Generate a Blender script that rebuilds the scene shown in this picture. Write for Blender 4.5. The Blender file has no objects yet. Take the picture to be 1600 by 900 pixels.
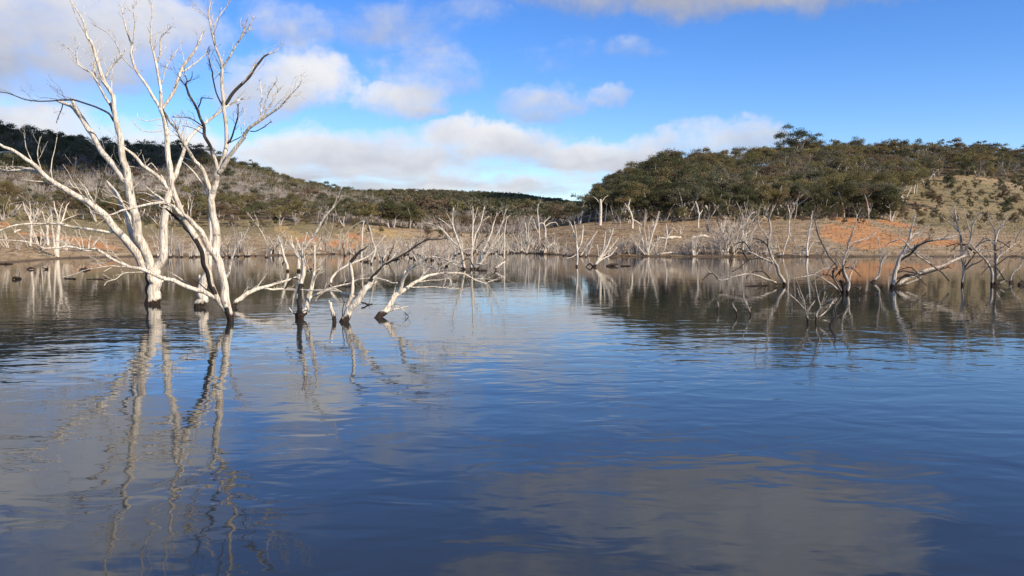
import bpy, math, random
import numpy as np
from mathutils import Vector

# ------------------------------------------------------------------ basics
scene = bpy.context.scene
COL = scene.collection
F, HORIZON, EYE = 1300.0, 373.0, 2.0          # focal length and horizon of the 1600 x 900 picture, eye height over the water
TH = math.atan((450 - HORIZON) / F)
CT, ST = math.cos(TH), math.sin(TH)


def slope(y):                                  # picture row -> rise per metre of depth
    return math.tan(math.atan((450 - y) / F) - TH)


def at(x, y, Y):                               # picture point at depth Y -> world point
    s = slope(y)
    return np.array(((x - 800) / F * (CT - s * ST) * Y, Y, EYE + s * Y))


def depth_on_water(y):
    return -EYE / slope(y)


def pix(p):                                    # world point -> picture point
    X, Y, Z = p[0], p[1], p[2] - EYE
    fw = Y * CT - Z * ST
    return 800 + F * X / fw, 450 - F * (Y * ST + Z * CT) / fw


# ------------------------------------------------------------------ mesh helpers
def raw_mesh(name, V, Q, mats, attrs=None, smooth=True, mat_idx=None):
    V = np.asarray(V, np.float32)
    Q = np.asarray(Q, np.int32)
    k = Q.shape[1]
    me = bpy.data.meshes.new(name)
    me.vertices.add(len(V)); me.vertices.foreach_set('co', V.ravel())
    me.loops.add(Q.size); me.loops.foreach_set('vertex_index', Q.ravel())
    me.polygons.add(len(Q))
    me.polygons.foreach_set('loop_start', np.arange(len(Q), dtype=np.int32) * k)
    me.polygons.foreach_set('loop_total', np.full(len(Q), k, np.int32))
    me.update(calc_edges=True)
    me.polygons.foreach_set('use_smooth', np.full(len(Q), smooth, bool))
    for m in mats:
        me.materials.append(m)
    if mat_idx is not None:
        me.polygons.foreach_set('material_index', np.asarray(mat_idx, np.int32))
    for an, vals in (attrs or {}).items():
        a = me.attributes.new(an, 'FLOAT', 'POINT')
        a.data.foreach_set('value', np.asarray(vals, np.float32))
    me.update()
    return me


def add(name, me, parent=None, loc=None):
    o = bpy.data.objects.new(name, me)
    COL.objects.link(o)
    if parent: o.parent = parent
    if loc is not None: o.location = loc
    return o


def tag(o, label, cat, group=None):
    o['label'] = label; o['category'] = cat
    if group: o['group'] = group
    return o


class Tubes:
    """collects tapering limbs into one mesh with the float attributes char (burnt or dark wood, and painted shaded sides) and along."""
    def __init__(self):
        self.V, self.Q, self.C, self.R, self.n = [], [], [], [], 0

    def tube(self, P, R, sides=7, char_shade=None, rng=None, rough=0.0, seam=None):
        P = np.asarray(P, float); R = np.asarray(R, float)
        n = len(P)
        T = np.gradient(P, axis=0)
        T /= np.linalg.norm(T, axis=1)[:, None] + 1e-9
        a = np.array((0.0, 1.0, 0.0)) if abs(T[0][1]) < 0.9 else np.array((1.0, 0, 0))
        u = a - T[0] * a.dot(T[0]); u /= np.linalg.norm(u)
        ang = np.linspace(0, 2 * math.pi, sides, endpoint=False)
        ca, sa = np.cos(ang), np.sin(ang)
        lob = np.ones((n, sides))
        if rng is not None and rough:                  # slow ridges and hollows along the limb, not beads
            m_ = max(2, n // 4)
            ctl = rng.random((m_ + 1, sides)) - .5
            xs = np.linspace(0, m_, n)
            lob = 1 + rough * 2.0 * np.stack([np.interp(xs, np.arange(m_ + 1), ctl[:, j]) for j in range(sides)], 1)
        V = np.empty((n, sides, 3)); C = np.zeros((n, sides))
        for i in range(n):
            u = u - T[i] * u.dot(T[i]); u /= np.linalg.norm(u) + 1e-9
            v = np.cross(T[i], u)
            k = lob[i]
            V[i] = P[i] + (R[i] * k * ca)[:, None] * u + (R[i] * k * sa)[:, None] * v
            if char_shade is not None:
                C[i] = char_shade[i]
            if seam is not None:                       # dark strip up one face: burnt on some limbs, painted shade on others
                f = i / (n - 1)
                if seam[0] <= f <= seam[1]:
                    d = V[i] - P[i]
                    facing = (d @ np.array(seam[2])) / (R[i] + 1e-6)
                    C[i] = np.maximum(C[i], (facing > seam[3]) * 1.0)
        b = self.n
        idx = b + np.arange(n * sides).reshape(n, sides)
        q = np.stack([idx[:-1], np.roll(idx[:-1], -1, 1), np.roll(idx[1:], -1, 1), idx[1:]], -1).reshape(-1, 4)
        # end caps: a point at each end, as degenerate-free triangle fans of quads
        ends = np.array([P[0] - T[0] * R[0] * .3, P[-1] + T[-1] * R[-1] * .6])
        e0, e1 = b + n * sides, b + n * sides + 1
        caps = []
        for j in range(0, sides - sides % 2, 2):
            caps.append((e0, idx[0][(j + 2) % sides], idx[0][(j + 1) % sides], idx[0][j]))
            caps.append((e1, idx[-1][j], idx[-1][(j + 1) % sides], idx[-1][(j + 2) % sides]))
        self.V.append(V.reshape(-1, 3)); self.V.append(ends)
        self.C.append(C.ravel()); self.C.append(np.array([C[0].mean(), C[-1].mean()]))
        self.R.append(np.repeat(R, sides)); self.R.append(np.array([R[0], R[-1]]))
        self.Q.append(q); self.Q.append(np.array(caps, int))
        self.n += n * sides + 2

    def arrays(self):
        return np.concatenate(self.V), np.concatenate(self.Q), np.concatenate(self.C)

    def mesh(self, name, mats, origin=(0, 0, 0)):
        V, Q, C = self.arrays()
        return raw_mesh(name, V - np.array(origin), Q, mats, {'char_shade': C, 'thick': np.concatenate(self.R)})


def catmull(P, per=4):
    P = np.asarray(P, float)
    if len(P) < 3:
        s = np.linspace(0, 1, per * 2 + 1)[:, None]
        return P[0] * (1 - s) + P[-1] * s
    E = np.vstack([2 * P[0] - P[1], P, 2 * P[-1] - P[-2]])
    out = []
    for i in range(1, len(E) - 2):
        p0, p1, p2, p3 = E[i - 1:i + 3]
        for t in np.linspace(0, 1, per, endpoint=False):
            out.append(.5 * (2 * p1 + (p2 - p0) * t + (2 * p0 - 5 * p1 + 4 * p2 - p3) * t * t + (3 * p1 - p0 - 3 * p2 + p3) * t ** 3))
    out.append(P[-1])
    return np.array(out)


# ------------------------------------------------------------------ materials
def mat(name):
    m = bpy.data.materials.new(name); m.use_nodes = True
    nt = m.node_tree
    for n in list(nt.nodes): nt.nodes.remove(n)
    out = nt.nodes.new('ShaderNodeOutputMaterial')
    return m, nt, out


class N:
    """short hand for building node trees"""
    def __init__(self, nt): self.nt = nt
    def new(self, t, **kw):
        n = self.nt.nodes.new(t)
        for k, v in kw.items(): setattr(n, k, v)
        return n
    def link(self, a, b): self.nt.links.new(a, b)
    def put(self, sock, v):
        if hasattr(v, 'is_output') or isinstance(v, bpy.types.NodeSocket): self.link(v, sock)
        else: sock.default_value = v
    def math(self, op, a, b=0.0, c=None, clamp=False):
        n = self.new('ShaderNodeMath', operation=op, use_clamp=clamp)
        self.put(n.inputs[0], a); self.put(n.inputs[1], b)
        if c is not None: self.put(n.inputs[2], c)
        return n.outputs[0]
    def vmul(self, v, s):
        n = self.new('ShaderNodeVectorMath', operation='MULTIPLY')
        self.put(n.inputs[0], v); n.inputs[1].default_value = s
        return n.outputs[0]
    def noise(self, vec, scale, detail=3.0, rough=.55, dist=0.0):
        n = self.new('ShaderNodeTexNoise')
        self.link(vec, n.inputs['Vector'])
        n.inputs['Scale'].default_value = scale; n.inputs['Detail'].default_value = detail
        n.inputs['Roughness'].default_value = rough; n.inputs['Distortion'].default_value = dist
        return n.outputs['Fac']
    def ramp(self, fac, stops):
        n = self.new('ShaderNodeValToRGB')
        el = n.color_ramp.elements
        while len(el) < len(stops): el.new(.5)
        for e, (p, c) in zip(el, stops):
            e.position = p; e.color = (c, c, c, 1) if isinstance(c, (int, float)) else (*c, 1)
        self.link(fac, n.inputs['Fac'])
        return n.outputs['Color']
    def mix(self, fac, a, b, typ='MIX'):
        n = self.new('ShaderNodeMix', data_type='RGBA', blend_type=typ)
        self.put(n.inputs['Factor'], fac)
        for s, v in ((n.inputs['A'], a), (n.inputs['B'], b)):
            if isinstance(v, tuple): s.default_value = (*v, 1) if len(v) == 3 else v
            else: self.link(v, s)
        return n.outputs['Result']
    def smooth(self, v, a, b):
        n = self.new('ShaderNodeMapRange', interpolation_type='SMOOTHSTEP')
        self.put(n.inputs['Value'], v)
        n.inputs['From Min'].default_value = a; n.inputs['From Max'].default_value = b
        return n.outputs['Result']
    def attr(self, name):
        n = self.new('ShaderNodeAttribute'); n.attribute_name = name
        return n.outputs['Fac']


def bark_material(name, pale, mid, dark_amount=0.25, stain=True):
    m, nt, out = mat(name); k = N(nt)
    pos = k.new('ShaderNodeNewGeometry').outputs['Position']
    tc = k.new('ShaderNodeTexCoord').outputs['Object']
    streak = k.noise(k.vmul(tc, (1, 1, .16)), 16, 4, .6, .4)
    patch = k.noise(tc, 2.2, 4, .6, .6)
    col = k.mix(k.smooth(streak, .38, .60), mid, pale)
    col = k.mix(k.math('MULTIPLY', k.smooth(patch, .50, .64), .55), col, tuple(c * .62 for c in mid))
    crack = k.noise(k.vmul(tc, (1, 1, .1)), 34, 3, .6)
    col = k.mix(k.math('MULTIPLY', k.smooth(crack, .56, .66), .85), col, (.12, .10, .08))
    knots = k.noise(tc, 5.5, 2, .5, 1.0)
    col = k.mix(k.math('MULTIPLY', k.smooth(knots, .70, .76), dark_amount * 3, clamp=True), col, (.05, .042, .035))
    # burnt / dead dark wood and painted shaded sides, carried by the limb itself
    ch = k.math('ADD', k.attr('char_shade'), k.math('MULTIPLY', k.math('SUBTRACT', streak, .5), .9))
    chm = k.math('MULTIPLY', k.smooth(ch, .35, .75), k.smooth(k.attr('char_shade'), .02, .2))
    col = k.mix(chm, col, (.035, .029, .025))
    bs = k.new('ShaderNodeBsdfPrincipled')
    if stain:                                    # tide line: the bark is black and wet up to about 0.3 m above the water
        z = k.new('ShaderNodeSeparateXYZ'); k.link(pos, z.inputs[0])
        edge = k.noise(k.vmul(pos, (1, 1, .2)), 9, 3, .6)
        lim = k.math('ADD', z.outputs['Z'], k.math('MULTIPLY', k.math('SUBTRACT', edge, .5), -.34))
        wet = k.math('SUBTRACT', 1.0, k.smooth(lim, .11, .19))
        stained = k.mix(k.math('MULTIPLY', k.smooth(streak, .45, .62), .35), (.022, .014, .010), (.09, .055, .035))
        col = k.mix(wet, col, stained)
    k.link(col, bs.inputs['Base Color'])
    bs.inputs['Roughness'].default_value = .8
    bs.inputs['Specular IOR Level'].default_value = .25
    bp = k.new('ShaderNodeBump'); bp.inputs['Strength'].default_value = .8; bp.inputs['Distance'].default_value = .05
    k.link(k.math('ADD', streak, k.math('MULTIPLY', crack, -.6)), bp.inputs['Height'])
    k.link(bp.outputs[0], bs.inputs['Normal'])
    k.link(bs.outputs[0], out.inputs[0])
    return m


def leaf_material(name, a, b, c, merged=False):
    m, nt, out = mat(name); k = N(nt)
    rnd = k.attr('treeid') if merged else k.new('ShaderNodeObjectInfo').outputs['Random']
    tint = k.attr('tint')
    col = k.mix(k.smooth(tint, .1, .9), a, b)
    col = k.mix(k.math('MULTIPLY', k.smooth(rnd, .35, 1.0), .75), col, c)
    bright = k.math('ADD', .85, k.math('MULTIPLY', tint, .6))
    v = k.new('ShaderNodeHueSaturation'); k.link(col, v.inputs['Color']); k.link(bright, v.inputs['Value'])
    d = k.new('ShaderNodeBsdfDiffuse'); k.link(v.outputs[0], d.inputs[0])
    t = k.new('ShaderNodeBsdfTranslucent'); k.link(v.outputs[0], t.inputs[0])
    g = k.new('ShaderNodeBsdfGlossy'); g.inputs['Roughness'].default_value = .45
    g.inputs['Color'].default_value = (.9, .9, .9, 1)
    s = k.new('ShaderNodeMixShader'); s.inputs[0].default_value = .28
    k.link(d.outputs[0], s.inputs[1]); k.link(t.outputs[0], s.inputs[2])
    s2 = k.new('ShaderNodeMixShader'); s2.inputs[0].default_value = .0
    k.link(s.outputs[0], s2.inputs[1]); k.link(g.outputs[0], s2.inputs[2])
    k.link(s2.outputs[0], out.inputs[0])
    return m


BARK = bark_material('bleached_wood', (.83, .745, .60), (.56, .465, .36))
BARK_WEATHERED = bark_material('weathered_wood', (.60, .525, .43), (.33, .27, .21), .5)
BARK_GREY = bark_material('grey_dead_wood', (.50, .44, .375), (.30, .25, .205), .3)
BARK_LIVE = bark_material('gum_bark', (.66, .60, .52), (.40, .34, .28), .3, stain=False)
DARKWOOD = bark_material('wet_driftwood', (.16, .13, .10), (.07, .055, .045), .3)
TONES = {
    'olive': ((.158, .138, .062), (.210, .176, .078), (.180, .136, .068)),
    'dark green': ((.074, .078, .040), (.114, .114, .058), (.100, .094, .050)),
    'russet': ((.145, .102, .060), (.185, .135, .078), (.140, .094, .062)),
    'grey green': ((.125, .118, .074), (.170, .158, .100), (.150, .128, .084)),
}
LEAVES = {k_: leaf_material(k_.replace(' ', '_') + '_leaves', *v) for k_, v in TONES.items()}
LEAVES_FAR = {k_: leaf_material('far_' + k_.replace(' ', '_') + '_leaves', *v, merged=True) for k_, v in TONES.items()}

# ------------------------------------------------------------------ terrain
# columns: picture column -> shore depth, bank (depth,row), tree line, middle, ridge, row of the far ridge
TAB = [
    (-200, 55, (90, 365), (140, 345), (220, 292), (310, 214), 300),
    (0, 67, (95, 368), (140, 346), (220, 294), (320, 224), 300),
    (100, 84, (105, 371), (145, 349), (230, 303), (330, 241), 302),
    (200, 92, (115, 372), (150, 353), (240, 310), (340, 252), 304),
    (300, 95, (118, 373), (155, 354), (240, 312), (350, 257), 307),
    (400, 97, (118, 373), (155, 352), (240, 320), (350, 282), 309),
    (470, 101, (120, 372), (155, 351), (240, 328), (360, 300), 309),
    (560, 113, (130, 374), (160, 356), (250, 338), (400, 318), 308),
    (640, 126, (140, 378), (170, 362), (250, 350), (400, 334), 308),
    (740, 136, (148, 381), (175, 368), (250, 358), (400, 344), 310),
    (800, 125, (140, 379), (165, 368), (215, 361), (300, 356), 313),
    (840, 110, (125, 376), (150, 363), (180, 360), (230, 362), 319),
    (900, 98, (118, 368), (145, 354), (165, 348), (190, 348), 327),
    (960, 94, (115, 368), (145, 350), (165, 328), (195, 304), 335),
    (1050, 93, (115, 369), (145, 347), (175, 312), (215, 278), 342),
    (1150, 92, (115, 370), (145, 346), (185, 302), (235, 268), 345),
    (1240, 92, (115, 370), (148, 344), (195, 294), (255, 253), 345),
    (1330, 92, (115, 369), (150, 342), (200, 292), (265, 252), 345),
    (1400, 92, (115, 370), (150, 344), (205, 294), (270, 252), 345),
    (1500, 92, (113, 371), (148, 346), (205, 294), (280, 255), 345),
    (1600, 93, (113, 372), (148, 348), (205, 300), (290, 261), 345),
    (1800, 90, (110, 372), (148, 348), (205, 305), (290, 270), 345),
]
PX = np.array([r[0] for r in TAB], float)
ND_Y, ND_Z = [], []
for r in TAB:
    sh = r[1]
    ys = [12, sh - 22, sh - 5, sh]; zs = [-4, -1.8, -.35, 0.02]
    for (Y, row) in r[2:6]:
        ys.append(Y); zs.append(EYE + slope(row) * Y)
    rz = zs[-1]
    ys.append(r[5][0] + 110); zs.append(max(rz - 14, 3.0))
    ys.append(850); zs.append(EYE + slope(r[6]) * 850)
    ys.append(1300); zs.append(10)
    ys.append(6000); zs.append(-5)
    ND_Y.append(ys); ND_Z.append(zs)
ND_Y = np.array(ND_Y, float); ND_Z = np.array(ND_Z, float)


def wob(X, Y, s, seed=0.0):
    return (np.sin(X * s + 1.3 * np.sin(Y * s * .7 + seed)) + np.sin(Y * s * 1.31 + 1.7 * np.sin(X * s * .83 + seed * 2)) + np.sin((X + Y) * s * .57 + seed * 3)) / 3


def ground_z(X, Y):
    X = np.atleast_1d(np.asarray(X, float)); Y = np.atleast_1d(np.asarray(Y, float))
    col = np.clip(800 + F * X / Y, PX[0], PX[-1])
    K = ND_Y.shape[1]
    ny = np.stack([np.interp(col, PX, ND_Y[:, k]) for k in range(K)], -1)
    nz = np.stack([np.interp(col, PX, ND_Z[:, k]) for k in range(K)], -1)
    Yc = np.clip(Y, ny[:, 0], ny[:, -1])
    j = np.clip((Yc[:, None] >= ny).sum(1) - 1, 0, K - 2)
    ii = np.arange(len(Y))
    f = (Yc - ny[ii, j]) / (ny[ii, j + 1] - ny[ii, j])
    z = nz[ii, j] * (1 - f) + nz[ii, j + 1] * f
    hill = np.clip((z - 1.0) / 6, 0, 1)
    z = z + hill * (1.0 * wob(X, Y, .055, 1) + .45 * wob(X, Y, .17, 2)) + np.clip((z + .6) / 2.0, .12, 1) * (.16 * wob(X, Y, .42, 3) + .07 * wob(X, Y, 1.1, 4)) + np.clip(z + 1, 0, 1) * .05 * wob(X, Y, 2.3, 5)
    return z


def on_ground(x, y, y0=60, y1=330):
    """first hit of the picture ray with the ground (or the water)"""
    Ys = np.linspace(y0, y1, 2000)
    s = slope(y)
    X = (x - 800) / F * (CT - s * ST) * Ys
    h = np.maximum(ground_z(X, Ys), 0.0) - (EYE + s * Ys)
    hit = np.nonzero(h >= 0)[0]
    k = hit[0] if len(hit) else len(Ys) - 1
    return np.array((X[k], Ys[k], max(EYE + s * Ys[k], 0.0)))


def ellipse_mask(px, py, cx, cy, rx, ry, rot=0.0):
    c, s_ = math.cos(rot), math.sin(rot)
    dx, dy = px - cx, py - cy
    u, v = (dx * c + dy * s_) / rx, (-dx * s_ + dy * c) / ry
    return np.clip(1.4 - 1.4 * (u * u + v * v), 0, 1)


def build_ground():
    tcol = np.concatenate([np.linspace(-2600, -150, 26), np.linspace(-120, 1720, 620), np.linspace(1760, 4200, 26)])
    Ys = np.concatenate([np.linspace(12, 50, 12), np.linspace(52, 165, 260), np.linspace(166, 420, 190), np.geomspace(425, 6000, 70)])
    A, B = np.meshgrid((tcol - 800) / F, Ys)
    X = (A * B).ravel(); Y = B.ravel()
    Z = ground_z(X, Y)
    n, m_ = len(Ys), len(tcol)
    idx = np.arange(n * m_).reshape(n, m_)
    Q = np.stack([idx[:-1, :-1], idx[:-1, 1:], idx[1:, 1:], idx[1:, :-1]], -1).reshape(-1, 4)
    zz = Z - EYE
    fw = Y * CT - zz * ST
    px = 800 + F * X / fw; py = 450 - F * (Y * ST + zz * CT) / fw
    near = (Y < 200)
    org = np.zeros(len(X))
    for e in ((1352, 372, 74, 22, .08), (1330, 345, 50, 12, .3), (1440, 377, 90, 7, .05), (1300, 362, 26, 16, 0), (1400, 350, 45, 5, .2),
              (128, 378, 80, 7, .2), (50, 366, 40, 4, .1), (225, 388, 60, 5, .2), (5, 352, 18, 7, 0),
              (535, 383, 40, 9, .1), (470, 372, 36, 9, .1), (560, 372, 30, 7, .3), (660, 388, 60, 8, 0), (385, 394, 20, 4, 0), (330, 397, 60, 3, 0)):
        w_ = .62 if e[0] in (225, 660, 50, 330) else 1.0
        org = np.maximum(org, w_ * ellipse_mask(px, py, *e))
    yel = np.zeros(len(X))
    for e in ((440, 358, 16, 10, 0), (455, 366, 30, 9, .2), (545, 374, 34, 4, .35), (590, 362, 40, 5, 0), (385, 394, 20, 3, 0), (620, 368, 30, 6, 0)):
        yel = np.maximum(yel, ellipse_mask(px, py, *e))
    gr = np.zeros(len(X))
    for e in ((1530, 310, 130, 38, .15), (1480, 345, 120, 18, .1), (1600, 335, 120, 40, 0), (1440, 300, 60, 25, .3)):
        gr = np.maximum(gr, ellipse_mask(px, py, *e))
    left = np.clip((640 - px) / 120, 0, 1)
    gr = np.maximum(gr, left * np.clip((376 - py) / 12, 0, 1) * (Y < 175))
    brown = np.clip((px - 780) / 80, 0, 1) * np.clip((1280 - px) / 90, 0, 1)
    org *= near; yel *= near
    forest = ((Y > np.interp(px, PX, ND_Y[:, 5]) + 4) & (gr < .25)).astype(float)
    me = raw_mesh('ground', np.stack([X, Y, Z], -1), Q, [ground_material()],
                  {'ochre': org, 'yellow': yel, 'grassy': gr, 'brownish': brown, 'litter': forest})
    o = add('ground', me); o['kind'] = 'structure'
    return o


def ground_material():
    m, nt, out = mat('lake_bank_soil'); k = N(nt)
    pos = k.new('ShaderNodeNewGeometry').outputs['Position']
    n1 = k.noise(pos, .35, 5, .62); n2 = k.noise(pos, 1.8, 5, .65); n3 = k.noise(pos, 7, 4, .65)
    nl = k.noise(k.vmul(pos, (.25, .8, 3.0)), 1.1, 4, .6)
    soil = k.mix(k.smooth(n1, .35, .65), (.39, .275, .155), (.50, .365, .215))
    soil = k.mix(k.math('MULTIPLY', k.smooth(nl, .45, .65), .5), soil, (.235, .165, .098))
    br = k.mix(k.smooth(n2, .35, .65), (.25, .16, .085), (.42, .295, .165))
    soil = k.mix(k.math('MULTIPLY', k.attr('brownish'), .75), soil, br)
    strata = k.noise(k.vmul(pos, (.03, .03, 1.0)), 5.5, 3, .6)           # old water levels, one above the other
    soil = k.mix(k.math('MULTIPLY', k.smooth(strata, .50, .60), .5), soil, (.17, .118, .07))
    mott = k.noise(pos, .85, 5, .7, .5)
    soil = k.mix(k.math('MULTIPLY', k.smooth(mott, .54, .66), .5), soil, (.16, .105, .06))
    def masked(a, sharp=.25):
        v = k.math('ADD', k.attr(a), k.math('MULTIPLY', k.math('SUBTRACT', k.math('ADD', k.math('MULTIPLY', n1, .5), k.math('ADD', k.math('MULTIPLY', n2, .35), k.math('MULTIPLY', n3, .15))), .5), 4.4))
        return k.math('MULTIPLY', k.smooth(v, .42, .55 + sharp), k.smooth(k.attr(a), .0, .55))
    grass = k.mix(k.smooth(n2, .35, .62), (.19, .150, .070), (.33, .265, .135))
    grass = k.mix(k.math('MULTIPLY', k.smooth(mott, .50, .62), .55), grass, (.135, .105, .055))
    grass = k.mix(k.math('MULTIPLY', k.smooth(n1, .55, .66), .6), grass, (.36, .27, .155))
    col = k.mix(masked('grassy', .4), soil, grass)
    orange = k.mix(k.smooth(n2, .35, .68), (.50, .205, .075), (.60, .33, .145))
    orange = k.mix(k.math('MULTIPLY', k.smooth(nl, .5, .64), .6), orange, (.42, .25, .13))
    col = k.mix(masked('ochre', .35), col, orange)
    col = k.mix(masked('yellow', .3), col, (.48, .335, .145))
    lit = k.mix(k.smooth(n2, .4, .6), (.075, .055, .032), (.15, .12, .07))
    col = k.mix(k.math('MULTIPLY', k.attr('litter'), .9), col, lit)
    # scattered sticks, tufts and stones seen as darker flecks
    col = k.mix(k.math('MULTIPLY', k.smooth(n3, .60, .72), .38), col, (.09, .068, .045))
    z = k.new('ShaderNodeSeparateXYZ'); k.link(pos, z.inputs[0])
    zz = k.math('ADD', z.outputs['Z'], k.math('MULTIPLY', k.math('SUBTRACT', n2, .5), .22))
    wet = k.math('SUBTRACT', 1.0, k.smooth(zz, .05, .22))
    col = k.mix(k.math('MULTIPLY', wet, .8), col, (.085, .062, .042))
    bs = k.new('ShaderNodeBsdfPrincipled'); bs.inputs['Roughness'].default_value = .95
    bs.inputs['Specular IOR Level'].default_value = .1
    k.link(col, bs.inputs['Base Color'])
    bp = k.new('ShaderNodeBump'); bp.inputs['Strength'].default_value = .9; bp.inputs['Distance'].default_value = .25
    k.link(k.math('ADD', n2, k.math('MULTIPLY', n3, .5)), bp.inputs['Height'])
    k.link(bp.outputs[0], bs.inputs['Normal'])
    k.link(bs.outputs[0], out.inputs[0])
    return m


def build_water():
    m, nt, out = mat('lake_water'); k = N(nt)
    pos = k.new('ShaderNodeNewGeometry').outputs['Position']
    # wind lanes: calm and ruffled patches of the surface
    lane = k.noise(k.vmul(pos, (.5, 1.2, 1)), .085, 3, .55, .6)
    ruff = k.smooth(lane, .40, .62)
    swell = k.noise(k.vmul(pos, (.55, 1.0, 1)), .55, 2, .5, .3)
    rip = k.noise(k.vmul(pos, (.8, 1.2, 1)), 1.55, 2, .5, .5)
    fine = k.noise(k.vmul(pos, (.55, 1.3, 1)), 4.2, 2, .5, .4)
    sp = k.new('ShaderNodeSeparateXYZ'); k.link(pos, sp.inputs[0])
    shelter = k.math('SUBTRACT', 1.0, k.math('MULTIPLY', k.smooth(sp.outputs['Y'], 12, 32), .64))     # the drowned trees and the banks calm the water towards the shore
    h = k.math('ADD', k.math('MULTIPLY', swell, .011), k.math('MULTIPLY', rip, k.math('ADD', .0060, k.math('MULTIPLY', ruff, .0050))))
    h = k.math('ADD', h, k.math('MULTIPLY', fine, k.math('ADD', .0006, k.math('MULTIPLY', ruff, .0016))))
    bp = k.new('ShaderNodeBump'); bp.inputs['Strength'].default_value = 1.0; bp.inputs['Distance'].default_value = 1.0
    h = k.math('MULTIPLY', h, shelter)
    k.link(h, bp.inputs['Height'])
    bs = k.new('ShaderNodeBsdfPrincipled')
    bs.inputs['Base Color'].default_value = (.026, .030, .029, 1)
    bs.inputs['Roughness'].default_value = .03
    bs.inputs['IOR'].default_value = 1.333
    k.link(bp.outputs[0], bs.inputs['Normal'])
    k.link(bs.outputs[0], out.inputs[0])
    S = 6000
    xs = np.array([-S, -300, 300, S]); ys = np.array([-S, -200, 400, 4000])
    V = [(x, y, 0) for y in ys for x in xs]
    Q = [(r * 4 + c, r * 4 + c + 1, r * 4 + c + 5, r * 4 + c + 4) for r in range(3) for c in range(3)]
    o = add('lake_water', raw_mesh('lake_water', V, Q, [m], smooth=False)); o['kind'] = 'structure'


# ------------------------------------------------------------------ dead trees traced limb by limb
def parse(s):
    return [tuple(float(v) for v in w.split(',')) for w in s.split()]


def twig_into(tb, rng, p, d, L, r, depth, char_shade, sides=5):
    n = 5
    P = [p.copy()]; d = d / np.linalg.norm(d)
    for i in range(n):
        d = d + rng.normal(0, .16, 3) + np.array((0, 0, .05)); d /= np.linalg.norm(d)
        P.append(P[-1] + d * L / n)
    R = np.linspace(r, max(r * .25, .003), n + 1)
    tb.tube(P, R, sides, [char_shade] * (n + 1))
    if depth > 0:
        for _ in range(rng.integers(1, 3)):
            i = rng.integers(2, n)
            dd = (P[i + 1] - P[i]); dd /= np.linalg.norm(dd)
            s = rng.normal(0, 1, 3); s -= dd * s.dot(dd); s /= np.linalg.norm(s)
            twig_into(tb, rng, P[i], dd * .8 + s * .6, L * rng.uniform(.4, .65), R[i] * .6, depth - 1, char_shade, 4)


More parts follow.
